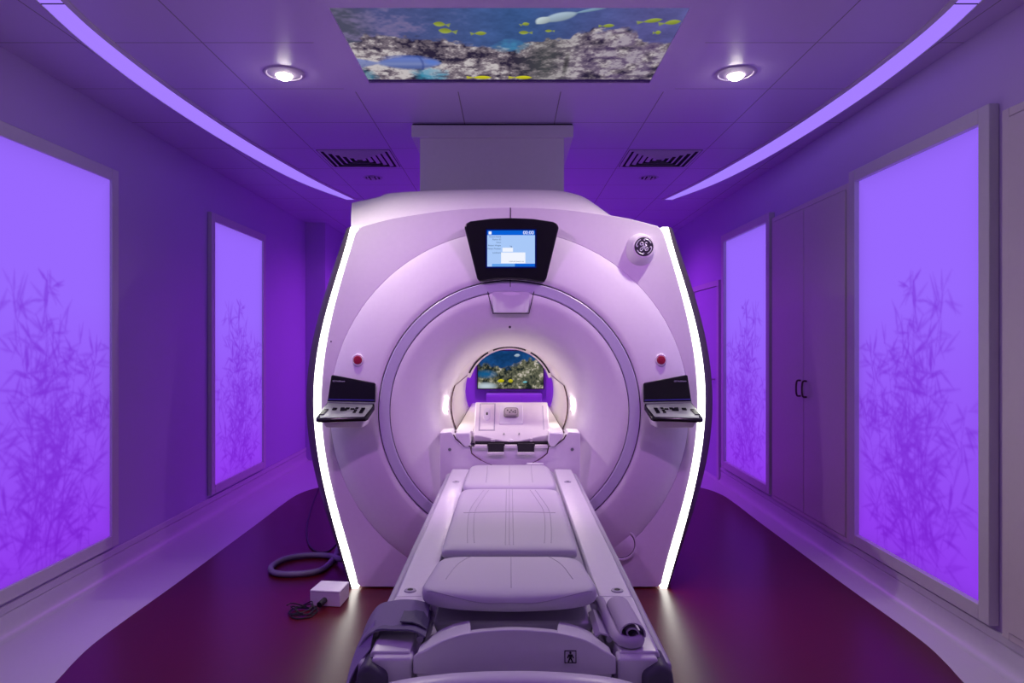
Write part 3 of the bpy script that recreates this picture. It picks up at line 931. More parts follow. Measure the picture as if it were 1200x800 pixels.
# vertical joint lines on the centre line
bm = nb(); box(bm, X(597.6, YF) , X(598.6, YF), YF - 0.0015, YF + 0.02, Z(256, YF), Z(243.2, YF))
obj('joint_line', bm, M['gap'], sc_root)
bm = nb(); box(bm, X(597.6, YR), X(598.4, YR), YR - 0.001, YR + 0.02, Z(336, YR), Z(327, YR))
obj('joint_line', bm, M['gap'], sc_root, weld=False)

# status display above the bore
YD = YR - 0.035
bz = [(544, 266), (546.5, 261.5), (551, 259), (574, 256), (598, 255), (624, 256), (648, 259.5), (653, 262), (655, 266.5), (640.5, 326), (638, 330), (633.5, 330.5), (616, 327.6), (598, 326.6), (580, 327.4), (566, 329.4), (561.5, 329.3), (559, 326)]
bm = nb(); prism(bm, [(X(x, YD), Z(y, YD)) for x, y in bz], YD, YF)
disp = obj('display', bm, M['black'], sc_root, bevel=0.008, seg=3)
SX0, SX1, SZ0, SZ1 = X(571, YD), X(626.8, YD), Z(312.3, YD), Z(270, YD)
e_bg = emit('screen_pale_blue', s2l((168, 200, 248)), 1.0)
e_bar = emit('screen_blue_bar', s2l((8, 96, 214)), 1.0)
e_white = emit('screen_white', s2l((240, 244, 255)), 1.0)
e_dk = emit('screen_ink', s2l((60, 78, 120)), 1.0)
e_edge = emit('screen_dark_edge', s2l((6, 16, 92)), 1.0)
scr = obj('screen', bx(SX0, SX1, YD - 0.003, YD + 0.004, SZ0, SZ1), e_bg, disp)
obj('screen_border', bx(SX0 - 0.008, SX1 + 0.008, YD - 0.0015, YD + 0.004, SZ0 - 0.008, SZ1 + 0.008), e_edge, disp)
SW, SH = SX1 - SX0, SZ1 - SZ0
def sb(name, u0, u1, v0, v1, m, d=0.0):
    return obj(name, bx(SX0 + SW * u0, SX0 + SW * u1, YD - 0.0045 - d, YD - 0.003, SZ1 - SH * v1, SZ1 - SH * v0), m, disp)
sb('title_bar', 0, 1, 0.0, 0.13, e_bar); sb('task_bar', 0.58, 1, 0.92, 1.0, e_bar)
sb('task_bar', 0.10, 0.58, 0.925, 1.0, emit('screen_mid_blue', s2l((96, 160, 236)), 1))
sb('dialog_box', 0.29, 0.80, 0.61, 0.91, e_white); sb('dialog_box', 0.32, 0.54, 0.48, 0.59, e_white)
sb('title_icon', 0.03, 0.09, 0.03, 0.11, e_white, 0.001)
def st(body, u, v, size, m, al='RIGHT'):
    return text('screen_text', body, size, (SX0 + SW * u, YD - 0.0062, SZ1 - SH * v), m, disp, al, ext=0.0003)
st('00:00', 0.98, 0.068, 0.027, e_white)
for body, v in (('Patient Name', 0.18), ('Patient ID', 0.255), ('Exam', 0.335), ('Patient Weight', 0.42), ('Patient Position', 0.51), ('Landmark', 0.62)):
    st(body, 0.29, v, 0.0115, e_dk)
st('kg', 0.52, 0.44, 0.0125, e_dk); st('Landmark position set', 0.77, 0.86, 0.009, e_dk)

# camera pod below the display
bm = nb()
YP = YR + 0.004
rows = []
for k in range(9):
    f = k / 8
    yy = 337 + (366 - 337) * f
    xl = 572.5 + 6.5 * f; xr = 625 - 6.5 * f
    dep = 0.006 + 0.024 * f * (1 - 0.35 * f)
    row = []
    for j in range(13):
        g = j / 12
        x = xl + (xr - xl) * g
        e = (1 - abs(2 * g - 1) ** 10) * (1 - 0.55 * math.sin(PI * g) ** 2)
        row.append((X(x, YR), YP + 0.005 - dep * e, Z(yy, YR)))
    rows.append(row)
rings(bm, rows, closed=False)
b_ = [(p[0], YP + 0.03, p[2]) for p in rows[-1]]
rings(bm, [rows[-1], b_], closed=False)
obj('camera_pod', bm, mat('pod_gloss', (0.72, 0.70, 0.74), 0.16, coat=0.5), sc_root, smooth=True, angle=60)
bm = nb()
o_ = [(X(571.6, YR), YP - 0.003, Z(341.5, YR)), (X(577.5, YR), YP + 0.008, Z(367, YR)), (X(620, YR), YP + 0.008, Z(367, YR)), (X(625.9, YR), YP - 0.003, Z(341.5, YR))]
tube(bm, o_, 0.003, 6)
obj('pod_joint', bm, M['gap'], sc_root)
bm = nb(); lathe(bm, [(0.001, YR + 0.006), (0.006, YR + 0.006), (0.007, YR + 0.02)], X(597.5, YR), Z(383, YR), 16); obj('indicator', bm, M['gap'], sc_root)
bm = nb(); lathe(bm, [(0.0005, YF - 0.002), (0.004, YF - 0.002), (0.005, YF + 0.01)], X(388, YF), Z(400, YF), 12); obj('screw', bm, M['gap'], sc_root)

# round emblem badge
lx, lz = X(754.5, YF - 0.05), Z(289, YF - 0.05)
bm = nb()
rr = []
for (k, y) in ((1.30, YF + 0.002), (1.12, YF - 0.03), (1.0, YF - 0.045), (0.96, YF - 0.05)):
    ring_ = []
    for i in range(40):
        a = 2 * PI * i / 40
        rx = 0.063 * k; rz = 0.063 * k
        dz = -0.020 * (k - 0.96) / 0.34 if math.sin(a) < 0.2 else 0.0
        ring_.append((lx - 0.010 * (k - 0.96) / 0.34 + rx * math.cos(a), y, lz + dz + rz * math.sin(a)))
    rr.append(ring_)
rings(bm, rr)
bm.faces.new([bm.verts.new(p) for p in rr[-1]])
badge = obj('emblem_mount', bm, M['white'], sc_root, smooth=True, angle=35)
YE = YF - 0.052
bm = nb(); lathe(bm, [(0.0005, YE - 0.002), (0.051, YE - 0.002), (0.0525, YE), (0.0525, YE + 0.004)], lx, lz, 40)
emb = obj('emblem', bm, mat('emblem_black', (0.025, 0.02, 0.035), 0.3), badge)
bm = nb()
def sw(pts, r=0.0027):
    tube(bm, [(lx + x, YE - 0.0035, lz + z) for x, z in [(p.x, p.y) for p in smooth_path([(a, b, 0) for a, b in pts], 6)]], r, 6)
# rim flourishes
for q in range(4):
    a0 = PI / 2 * q + 0.45
    sw([(0.043 * math.cos(a0 + k * 0.17), 0.043 * math.sin(a0 + k * 0.17)) for k in range(7)], 0.0028)
    e = a0 + 1.02
    sw([(0.043 * math.cos(e), 0.043 * math.sin(e)), (0.037 * math.cos(e + 0.1), 0.037 * math.sin(e + 0.1)), (0.034 * math.cos(e - 0.05), 0.034 * math.sin(e - 0.05))], 0.0024)
# script monogram
sw([(-0.006, 0.021), (-0.012, 0.024), (-0.019, 0.020), (-0.021, 0.012), (-0.015, 0.008), (-0.008, 0.012), (-0.004, 0.020), (-0.003, 0.008), (-0.003, -0.004), (-0.008, -0.016), (-0.015, -0.023), (-0.021, -0.020), (-0.020, -0.012), (-0.010, -0.003), (0.001, 0.004)], 0.0026)
sw([(0.018, 0.020), (0.012, 0.023), (0.007, 0.018), (0.009, 0.010), (0.016, 0.007), (0.010, 0.005), (0.001, 0.000)], 0.0026)
sw([(0.016, 0.005), (0.006, 0.000), (0.003, -0.010), (0.008, -0.020), (0.017, -0.021), (0.022, -0.013), (0.019, -0.005), (0.012, -0.006), (0.011, -0.013), (0.015, -0.014)], 0.0026)
obj('monogram', bm, M['letter'], emb, smooth=True, weld=False)

# control consoles, emergency stops
def console(s):
    def C(x, y, z): return Vector((s * x, y, z))
    # coordinates written for the left side with x negative, mirrored by s
    bm = nb()
    t0 = [C(-1.015, 3.795, 1.046), C(-0.738, 3.735, 1.046), C(-0.734, 3.71, 1.030), C(-0.752, 3.63, 0.986), C(-0.762, 3.615, 0.981), C(-1.010, 3.600, 0.975), C(-1.027, 3.612, 0.979), C(-1.024, 3.66, 0.997)]
    t1 = [p + Vector((0, 0.004, -0.020)) for p in t0]
    rings(bm, [t0, t1], caps=True)
    tray = obj('console', bm, M['black'], sc_root, bevel=0.005)
    bm = nb()
    k0 = [t0[i] for i in (0, 1, 2, 4, 5, 7)]
    cen = sum(k0, Vector()) / len(k0)
    k0 = [cen.lerp(p, 0.93) + Vector((0, 0, 0.0045)) for p in k0]
    rings(bm, [[p - Vector((0, 0, 0.002)) for p in k0], k0], caps=True)
    obj('keypad', bm, M['keys'], tray)
    # key clusters
    def key(u, v, w, h):
        bl_ = t0[0].lerp(t0[1], 0.06 + 0.88 * u); fl_ = t0[6].lerp(t0[4], 0.06 + 0.88 * u)
        pk = bl_.lerp(fl_, 0.1 + 0.8 * v)
        x, y, z = s * pk.x, pk.y, pk.z + 0.005
        b = nb()
        q = [C(x - w, y - h, z - h * 0.358), C(x + w, y - h, z - h * 0.358), C(x + w, y + h, z + h * 0.358), C(x - w, y + h, z + h * 0.358)]
        rings(b, [q, [p + Vector((0, -0.002, 0.005)) for p in q]], caps=True)
        obj('key', b, M['black'], tray)
    us = [(0.06, 0.55, .012, .005), (0.05, 0.66, .012, .005), (0.04, 0.77, .012, .005), (0.03, 0.88, .012, .005), (0.25, 0.5, .012, .010), (0.42, 0.45, .010, .008), (0.47, 0.55, .018, .012), (0.54, 0.45, .010, .008),
          (0.66, 0.5, .010, .006), (0.75, 0.42, .008, .006), (0.75, 0.6, .008, .006), (0.75, 0.75, .008, .006), (0.9, 0.45, .010, .006), (0.9, 0.6, .010, .006), (0.9, 0.75, .010, .007)]
    for k in us: key(*k)
    # screen leaf
    bm = nb()
    f_ = [C(-0.990, 3.79, 1.196), C(-0.981, 3.788, 1.199), C(-0.740, 3.728, 1.160), C(-0.732, 3.726, 1.153), C(-0.733, 3.722, 1.052), C(-1.010, 3.785, 1.052)]
    rings(bm, [f_, [p + Vector((0, 0.016, 0)) for p in f_]], caps=True)
    pan = obj('console_screen', bm, M['black'], sc_root, bevel=0.003)
    bm = nb()
    q = [C(-1.002, 3.783, 1.068), C(-0.738, 3.721, 1.068), C(-0.737, 3.721, 1.063), C(-1.003, 3.783, 1.063)]
    rings(bm, [q, [p + Vector((0, 0.003, 0)) for p in q]], caps=True)
    obj('accent_line', bm, mat('accent_blue', (0.06, 0.05, 0.35), 0.3), pan)
    bm = nb()
    q = [C(-1.010, 3.790, 1.050), C(-0.735, 3.726, 1.050), C(-0.735, 3.718, 1.045), C(-1.010, 3.782, 1.045)]
    rings(bm, [q, [p + Vector((0, 0, 0.006)) for p in q]], caps=True)
    obj('hinge', bm, M['keys'], pan)
    yaw = math.atan2(-0.0625, 0.272)
    if s > 0: text('lettering', 'GE Healthcare', 0.0125, (-0.980, 3.782, 1.166), M['letter'], pan, rot=(PI / 2, 0, yaw))
    else: text('lettering', 'GE Healthcare', 0.0125, (0.980, 3.782, 1.166), M['letter'], pan, 'RIGHT', rot=(PI / 2, 0, -yaw))
    # bracket
    bm = nb()
    a = [C(-1.000, 3.625, 0.968), C(-0.775, 3.625, 0.968), C(-0.748, 3.76, 1.018), C(-1.005, 3.80, 1.025)]
    b = [C(-0.985, 3.66, 0.922), C(-0.790, 3.66, 0.922), C(-0.770, 3.83, 0.930), C(-0.990, 3.83, 0.930)]
    rings(bm, [a, b], caps=True)
    obj('console_bracket', bm, M['white'], sc_root, bevel=0.006)
    # stop button
    bm = nb(); xx = s * -0.838 ; zz = 1.283
    lathe(bm, [(0.034, YF - 0.02), (0.034, YF - 0.054), (0.030, YF - 0.060), (0.022, YF - 0.058)], xx, zz, 28)
    bt = obj('stop_button', bm, M['white'], sc_root, smooth=True)
    bm = nb(); lathe(bm, [(0.0235, YF - 0.045), (0.0235, YF - 0.062), (0.020, YF - 0.066), (0.012, YF - 0.066), (0.011, YF - 0.068), (0.0005, YF - 0.068)], xx, zz, 28)
    obj('push_knob', bm, M['red'], bt, smooth=True)
console(1); console(-1)

# round port low on the right
bm = nb()
px_, pz_ = X(728.5, 3.80), Z(638.5, 3.80)
lathe(bm, [(0.090, YF + 0.004), (0.088, YF - 0.022), (0.080, YF - 0.022), (0.0775, YF - 0.014)], px_, pz_, 48)
pr = obj('port_rim', bm, M['white'], sc_root, smooth=True)
bm = nb(); lathe(bm, [(0.0775, YF - 0.006), (0.0775, YF - 0.014), (0.0735, YF - 0.014), (0.0735, YF - 0.006)], px_, pz_, 48); obj('port_groove', bm, M['gap'], pr)
bm = nb(); lathe(bm, [(0.0735, YF - 0.006), (0.0735, YF - 0.016), (0.070, YF - 0.018), (0.0005, YF - 0.020)], px_, pz_, 48); obj('port_cap', bm, M['white'], pr, smooth=True)

# docking frame and cradle bridge in the bore mouth
YK = 3.72
def K(px, py, Y=YK): return (X(px, Y), Z(py, Y))
bm = nb()
ARC = [(597 + 66 * math.cos(math.radians(a)), 482 + 66 * math.sin(math.radians(a))) for a in range(132, 47, -6)]
fl = [K(*p) for p in [(515.5, 507), (529, 506), (534, 513), (544, 522), (551, 522)] + ARC + [(643, 522), (650, 522), (661, 513), (666, 506), (680, 507), (680, 640), (515.5, 640)]]
prism(bm, fl, YK, YK + 0.16)
dock = obj('docking_frame', bm, M['white'], sc_root, bevel=0.004)
for px in (527, 670.5):
    bm = nb(); lathe(bm, [(0.0005, YK - 0.003), (0.008, YK - 0.003), (0.0105, YK + 0.004)], X(px, YK), Z(526.5, YK), 20)
    obj('screw', bm, M['keys'], dock, smooth=True)
# insert below the bridge
bm = nb()
ins = [K(553, 524), K(641, 524)] + [K(597 + 67.5 * math.cos(math.radians(a)), 482 + 67.5 * math.sin(math.radians(a))) for a in range(48, 133, 6)]
prism(bm, ins, YK + 0.006, YK + 0.14)
obj('docking_insert', bm, M['white'], dock, bevel=0.003)
bm = nb()
tube(bm, [(K(a, b)[0], YK + 0.001, K(a, b)[1]) for a, b in [(531.5, 509), (534, 514), (544, 522.5), (551, 522.5)] + ARC[:3]], 0.0035, 6)
tube(bm, [(K(a, b)[0], YK + 0.001, K(a, b)[1]) for a, b in ARC[-3:] + [(643, 522.5), (650, 522.5), (661, 514), (663.5, 509)]], 0.0035, 6)
tube(bm, [(K(a, b)[0], YK + 0.001, K(a, b)[1]) for a, b in ARC], 0.0018, 6)
obj('docking_gasket', bm, M['bronze'], dock, weld=False)
# deck along the bore
bm = nb()
dz = 0.884
prof = [(-0.300, dz - 0.02), (-0.300, dz), (-0.285, dz + 0.006), (-0.205, dz + 0.004), (-0.200, dz - 0.008), (0.200, dz - 0.008), (0.205, dz + 0.004), (0.285, dz + 0.006), (0.300, dz), (0.300, dz - 0.02), (0.262, dz - 0.068), (-0.262, dz - 0.068)]
prism(bm, prof, 3.81, 5.50)
obj('bore_deck', bm, M['cream'], sc_root, bevel=0.003)
for s in (1, -1):
    bm = nb(); tube(bm, [(s * 0.303, 3.81, dz - 0.004), (s * 0.303, 5.50, dz - 0.004)], 0.004, 6)
    obj('deck_gasket', bm, M['bronze'], sc_root)
    # front cheek beside the coil dock
    bm = nb()
    ck = [(-0.292, dz + 0.004), (-0.215, dz + 0.006), (-0.210, dz - 0.05), (-0.225, dz - 0.07), (-0.245, dz - 0.07), (-0.292, dz - 0.02)]
    prism(bm, [(s * a, b) for a, b in ck], 3.705, 3.815)
    obj('bridge_cheek', bm, M['white'], sc_root, bevel=0.006)
# tilted coil dock
bmw = nb()
YA, YZ = 3.775, 4.12
zA, zZ = Z(509.5, YA), Z(471, YZ)
XA, XZ2 = 0.2095, 0.2165
def DP(u, v, d=0.0):
    """u 0..1 across, v 0..1 up the tilted plate, d lifts off the plate"""
    y = YA + (YZ - YA) * v; z = zA + (zZ - zA) * v
    w = XA + (XZ2 - XA) * v
    nrm = Vector((0, -(zZ - zA), (YZ - YA))).normalized()
    return Vector((X(599.5, y) + (2 * u - 1) * w, y, z)) + nrm * d
prof = [(0, 0, -0.02), (0, 1, -0.02), (1, 1, -0.02), (1, 0, -0.02)]
us_ = (0, 0.10, 0.25, 0.40, 0.5, 0.60, 0.75, 0.90, 1)
chev = (0.0, -0.004, -0.018, -0.032, -0.038, -0.032, -0.018, -0.004, 0.0)
nl_ = len(us_)
edge = [DP(u, 0) + Vector((0, c * 0.55, c)) for u, c in zip(us_, chev)]
ramp = [DP(u, 0.0 if i in (0, nl_ - 1) else 0.05) for i, u in enumerate(us_)]
zlip = Z(519, YA)
lip = [Vector((p.x, p.y + 0.004, zlip)) for p in edge]
rear = [DP(u, 1) for u in us_]
foot = [Vector((p.x, p.y, dz - 0.004)) for p in rear]
rings(bmw, [lip, edge, ramp, rear, foot], closed=False)
for e_ in (0, -1):
    bmw.faces.new([bmw.verts.new(r_[e_]) for r_ in (lip, edge, rear, foot)])
bmw.faces.new([bmw.verts.new(p) for p in lip + foot[::-1]])
coil = obj('coil_dock', bmw, M['cream'], sc_root, bevel=0.004)
def plate(name, u0, u1, v0, v1, d0, d1, m, rnd=0.0, par=None, bev=0.0):
    b = nb()
    q0 = [DP(u0, v0, d0), DP(u1, v0, d0), DP(u1, v1, d0), DP(u0, v1, d0)]
    q1 = [DP(u0, v0, d1), DP(u1, v0, d1), DP(u1, v1, d1), DP(u0, v1, d1)]
    rings(b, [q0, q1], caps=True)
    return obj(name, b, m, par or coil, bevel=bev)
# left cover plate outline + rounded socket
for (a, b_, c, d_) in ((0.06, 0.075, 0.12, 0.95), (0.262, 0.277, 0.12, 0.95), (0.06, 0.277, 0.935, 0.95), (0.06, 0.277, 0.12, 0.135)):
    plate('plate_joint', a, b_, c, d_, -0.001, 0.0012, M['seam'])
pl = plate('socket_plate', 0.08, 0.257, 0.145, 0.925, -0.001, 0.002, M['cream'])
def blob(name, uc, vc, ru, rv, d0, d1, m, par, p=2.6):
    b = nb(); n = 24
    def rg(k, d):
        out = []
        for i in range(n):
            a = 2 * PI * i / n
            cu = math.copysign(abs(math.cos(a)) ** (2 / p), math.cos(a)); sv = math.copysign(abs(math.sin(a)) ** (2 / p), math.sin(a))
            out.append(DP(uc + ru * k * cu, vc + rv * k * sv, d))
        return out
    rings(b, [rg(1, d0), rg(0.94, d1)], caps=True)
    return obj(name, b, m, par, bevel=0)
blob('socket', 0.165, 0.60, 0.050, 0.20, 0.0, 0.006, M['white2'], pl)
blob('socket_hole', 0.165, 0.60, 0.014, 0.045, 0.0, 0.0075, M['blackm'], pl)
# central connector in its recessed seat
plate('connector_seat', 0.335, 0.655, 0.30, 0.88, -0.002, 0.004, M['white2'], bev=0.002)
cn = blob('connector', 0.495, 0.62, 0.105, 0.145, 0.003, 0.016, mat('connector_grey', (0.22, 0.19, 0.2), 0.4), coil, 4)
blob('connector_face', 0.495, 0.62, 0.088, 0.11, 0.010, 0.018, mat('connector_inner', (0.42, 0.37, 0.38), 0.5), cn, 4)
for k, (du, dv) in enumerate(((-0.05, 0.03), (-0.02, -0.03), (0.0, 0.03), (0.025, -0.02), (0.055, 0.02), (0.055, -0.04))):
    blob('pin', 0.495 + du, 0.62 + dv, 0.010, 0.022, 0.012, 0.0195, M['blackm'], cn)
plate('side_groove', 0.925, 0.935, 0.15, 0.88, -0.001, 0.0012, M['seam'])
for u in (0.40, 0.60):
    blob('rivet', u, 0.03, 0.008, 0.02, 0.0, 0.003, M['keys'], coil)
# latch area below the lip
bm = nb(); box(bm, X(557, 3.745), X(642, 3.745), 3.745, 3.775, Z(522.5, 3.745), Z(517.5, 3.745)); obj('latch_shadow_gap', bm, M['blackm'], sc_root)
bm = nb(); box(bm, X(575, 3.75), X(580, 3.75), 3.75, 3.775, Z(519.5, 3.75), Z(514.5, 3.75)); obj('latch', bm, M['cream'], sc_root, bevel=0.002)
bm = nb(); box(bm, X(621, 3.75), X(624, 3.75), 3.75, 3.775, Z(518, 3.75), Z(513.5, 3.75)); obj('latch', bm, M['cream'], sc_root, bevel=0.002)
bm = nb(); lathe(bm, [(0.0005, 3.745), (0.014, 3.748), (0.018, 3.76), (0.018, 3.79)], X(599, 3.76), Z(518, 3.76), 20); obj('latch_button', bm, M['white'], sc_root, smooth=True)
for (a, b_) in ((572, 590.5), (607, 626)):
    bm = nb(); box(bm, X(a, YK), X(b_, YK), YK - 0.002, YK + 0.02, Z(530, YK), Z(519.5, YK)); obj('guide_slot', bm, M['blackm'], dock)
    bm = nb(); box(bm, X(a - 1, YK - 0.02), X(b_ + 0.3, YK - 0.02), YK - 0.014, YK + 0.004, Z(533, YK - 0.02), Z(530, YK - 0.02)); obj('guide_lip', bm, M['cream'], dock, bevel=0.002)
for (a, b_) in ((556, 571), (591.5, 606), (627, 642)):
    bm = nb(); box(bm, X(a, YK - 0.01), X(b_, YK - 0.01), YK - 0.010, YK + 0.02, Z(525, YK - 0.01), Z(521.5, YK - 0.01)); obj('guide_bar', bm, M['cream'], dock, bevel=0.002)

# ================================================================== PATIENT TABLE
TXc = 0.012
tb = thing('patient_table', (TXc, 2.6, 0), 'long white wheeled patient table docked in front of the scanner', 'patient table')
HW, TZ = 0.325, 0.694
YN, YFr = 1.53, 3.70
def TX(x): return TXc + x
bm = nb()
prof = [(-HW, 0.60), (-HW, TZ - 0.006), (-HW + 0.006, TZ), (-0.232, TZ), (-0.226, TZ - 0.020), (0.226, TZ - 0.020), (0.232, TZ), (HW - 0.006, TZ), (HW, TZ - 0.006), (HW, 0.60)]
prism(bm, [(TX(a), b) for a, b in prof], 1.86, YFr)
for s in (-1, 1):
    q = [(s * HW, 0.60), (s * HW, TZ - 0.006), (s * (HW - 0.006), TZ), (s * 0.236, TZ), (s * 0.230, TZ - 0.05), (s * 0.230, 0.60)]
    prism(bm, [(TX(a), b) for a, b in q], YN, 1.86)
obj('table_top', bm, M['table'], tb, weld=False, bevel=0.003)
# cradle tray between the rails
bm = nb()
prof = [(-0.224, TZ - 0.019), (-0.224, TZ - 0.013), (-0.221, TZ - 0.0115), (0.221, TZ - 0.0115), (0.224, TZ - 0.013), (0.224, TZ - 0.019)]
prism(bm, [(TX(a), b) for a, b in prof], 1.86, YFr - 0.01)
obj('cradle', bm, M['table2'], tb, bevel=0.002)
for s in (-1, 1):
    a, b_ = sorted((TX(s * HW), TX(s * (HW + 0.026))))
    obj('side_rail', bx(a, b_, YN - 0.01, YFr, 0.615, 0.672), M['table2'], tb, bevel=0.009, seg=3)
    # corner bumper
    bm = nb()
    prism(bm, [(TX(s * x), z) for x, z in ((HW - 0.045, 0.40), (HW + 0.022, 0.40), (HW + 0.028, 0.60), (HW + 0.020, 0.668), (HW - 0.005, 0.685), (HW - 0.045, 0.66))], YN - 0.045, YN + 0.06)
    obj('corner_bumper', bm, M['rubber'], tb, bevel=0.012, seg=3)
    obj('end_block', bx(*sorted((TX(s * 0.228), TX(s * (HW - 0.008)))), YN - 0.022, YN + 0.02, 0.42, 0.688), M['table'], tb, bevel=0.006)
    for yy in (3.36, 1.865 if False else 1.90):
        bm = nb(); x = TX(s * 0.288) if yy < 2 else TX(s * 0.275)
        lathez(bm, [(0.0005, TZ + 0.001), (0.006, TZ + 0.001), (0.0075, TZ + 0.004), (0.016, TZ + 0.003), (0.018, TZ - 0.002)], x, yy, 20)
        sc_ = obj('fixing', bm, M['table2'], tb, smooth=True)
        bm = nb(); lathez(bm, [(0.0005, TZ + 0.0045), (0.008, TZ + 0.0045), (0.008, TZ)], x, yy, 16)
        obj('fixing_hole', bm, M['blackm'], sc_)
# body, column and wheeled base
bm = nb()
rr = []
for y, hw, z0 in ((1.56, 0.28, 0.42), (1.75, 0.30, 0.36), (3.2, 0.30, 0.36), (3.62, 0.28, 0.44)):
    rr.append([(TX(-hw), y, 0.60), (TX(hw), y, 0.60), (TX(hw * 0.9), y, z0 + 0.04), (TX(hw * 0.8), y, z0), (TX(-hw * 0.8), y, z0), (TX(-hw * 0.9), y, z0 + 0.04)])
rings(bm, rr, caps=True)
obj('under_body', bm, M['table'], tb, bevel=0.01)
obj('lift_column', bx(TX(-0.19), TX(0.19), 2.05, 3.15, 0.12, 0.38), M['table2'], tb, bevel=0.03)
obj('base', bx(TX(-0.24), TX(0.24), 1.70, 3.55, 0.07, 0.15), M['table'], tb, bevel=0.02)
for s in (-1, 1):
    for yy in (1.80, 3.40):
        bm = nb()
        n = 24
        for r0, r1, w in ((0.045, 0.052, 0.018),):
            rr = [[(TX(s * 0.20) + wx, yy + r * math.cos(2 * PI * i / n), 0.052 + r * math.sin(2 * PI * i / n)) for i in range(n)] for wx, r in ((-w, 0.046), (-w * 0.7, 0.0515), (w * 0.7, 0.0515), (w, 0.046))]
            rings(bm, rr, caps=True)
        obj('caster', bm, M['rubber'], tb, smooth=True)

# foot end: arched end panel, horns, tray and handle
YE0 = 1.50
def E(px, py, Y=YE0): return (X(px, Y), Z(py, Y))
arch = [(484, 769), (490, 765.5), (499, 761.5), (510, 755), (525, 748), (545, 742.3), (570, 739.2), (602, 737.5), (636, 739.2), (660, 742.3), (682, 748), (697, 755), (708, 762), (716, 766.5), (722, 769.5)]
ac = smooth_path([(x, y, 0) for x, y in arch], 4)
# top surface slopes down to the rear
front = [Vector((X(p.x, YE0), YE0, Z(p.y, YE0))) for p in ac]
bm = nb()
bot = [(722, 790), (700, 791.5), (699, 796), (505, 796), (504, 791.5), (484, 790)]
fpts = front + [Vector((X(a, YE0), YE0, Z(b, YE0))) for a, b in bot]
back = [Vector((p.x * 1.005 + 0.0, p.y + 0.070, p.z - 0.023)) for p in front] + [Vector((X(a, YE0), YE0 + 0.070, Z(b, YE0))) for a, b in bot]
rings(bm, [fpts, back], caps=True)
endp = obj('end_panel', bm, M['table'], tb, bevel=0.004)
for s in (-1, 1):
    bm = nb()
    xc = X(602, YE0)
    # shoulder of the end panel: its top runs back and down behind the arch
    if s < 0:
        f_ = [(552, 741), (541, 743.2), (530, 746), (517, 751), (505, 757.5), (488, 766)]
        b_ = [(551, 726, 1.66), (541, 728, 1.66), (530, 731, 1.66), (517, 737, 1.655), (505, 744, 1.65), (494, 755, 1.62)]
    else:
        f_ = [(652, 741), (663, 743), (674, 745.5), (688, 751), (700, 757.5), (717, 766.5)]
        b_ = [(655, 728, 1.66), (666, 730, 1.66), (677, 733, 1.66), (690, 739, 1.655), (701, 746, 1.65), (713, 758, 1.62)]
    F_ = [Vector(P(a, b, YE0 + 0.004)) for a, b in f_]; B_ = [Vector(P(a, b, y)) for a, b, y in b_]
    mid = [a.lerp(b, 0.5) + Vector((0, 0, 0.006)) for a, b in zip(F_, B_)]
    rr = [[(p.x, p.y, 0.62) for p in F_], F_, mid, B_, [(p.x, p.y, 0.62) for p in B_]]
    rings(bm, rr, closed=False)
    for e_ in (0, -1):
        bm.faces.new([bm.verts.new(r_[e_]) for r_ in rr])
    obj('side_grip', bm, M['table'], tb, bevel=0.004, seg=3)
bm = nb()
rr = []
obj('well', bx(TX(-0.226), TX(0.226), 1.585, 1.86, 0.60, 0.640), M['table'], tb, bevel=0.004)
bm = nb(); prism(bm, [(TX(a), b) for a, b in ((-0.185, 0.64), (-0.205, 0.690), (0.205, 0.690), (0.185, 0.64))], 1.70, 1.86)
wl = obj('tray_block', bm, M['table'], tb, bevel=0.008)
obj('tray_slot', bx(TX(-0.040), TX(0.034), 1.697, 1.71, 0.668, 0.676), M['blackm'], wl)
for s in (-1, 1):
    bm = nb()
    tube(bm, smooth_path([(TX(s * 0.222), 1.60, 0.690), (TX(s * 0.222), 1.72, 0.700), (TX(s * 0.218), 1.85, 0.705)], 6), 0.008, 8)
    obj('well_edge', bm, M['table'], tb, smooth=True)
# push handle
bm = nb()
hp = smooth_path([P(436, 812, 1.42), P(470, 803, 1.41), P(530, 795.5, 1.40), P(602, 793, 1.40), P(665, 795, 1.40), P(720, 801, 1.41), P(762, 812, 1.42)], 6)
rr = []
for p in hp:
    rr.append([(p.x, p.y + 0.06, p.z - 0.02), (p.x, p.y + 0.03, p.z - 0.002), (p.x, p.y, p.z), (p.x, p.y - 0.016, p.z - 0.010), (p.x, p.y - 0.02, p.z - 0.035), (p.x, p.y + 0.06, p.z - 0.06)])
rings(bm, rr, caps=True)
obj('push_handle', bm, M['table'], tb, smooth=True, angle=50)
# applied-part symbol: standing figure in a square
YI = YE0 - 0.001
ink = M['blackm']
bm = nb()
def IB(px0, px1, py0, py1): box(bm, X(px0, YI), X(px1, YI), YI - 0.0005, YI + 0.003, Z(py1, YI), Z(py0, YI))
IB(661.6, 675.4, 762.0, 762.8); IB(661.6, 675.4, 776.0, 776.8); IB(661.6, 662.4, 762, 776.8); IB(674.6, 675.4, 762, 776.8)
lathe(bm, [(0.0003, YI - 0.0005), (0.0024, YI - 0.0005), (0.0024, YI + 0.003)], X(668.5, YI), Z(764.8, YI), 14)
fig = [(666.2, 766.6), (670.8, 766.6), (672.6, 770.6), (671.6, 771.2), (670.1, 768.8), (670.0, 771.0), (671.6, 775.4), (670.2, 775.8), (668.5, 772.0), (666.8, 775.8), (665.4, 775.4), (667.0, 771.0), (666.9, 768.8), (665.4, 771.2), (664.4, 770.6)]
prism(bm, [(X(a, YI), Z(b, YI)) for a, b in fig], YI - 0.0005, YI + 0.003)
obj('patient_symbol', bm, ink, endp, weld=False)

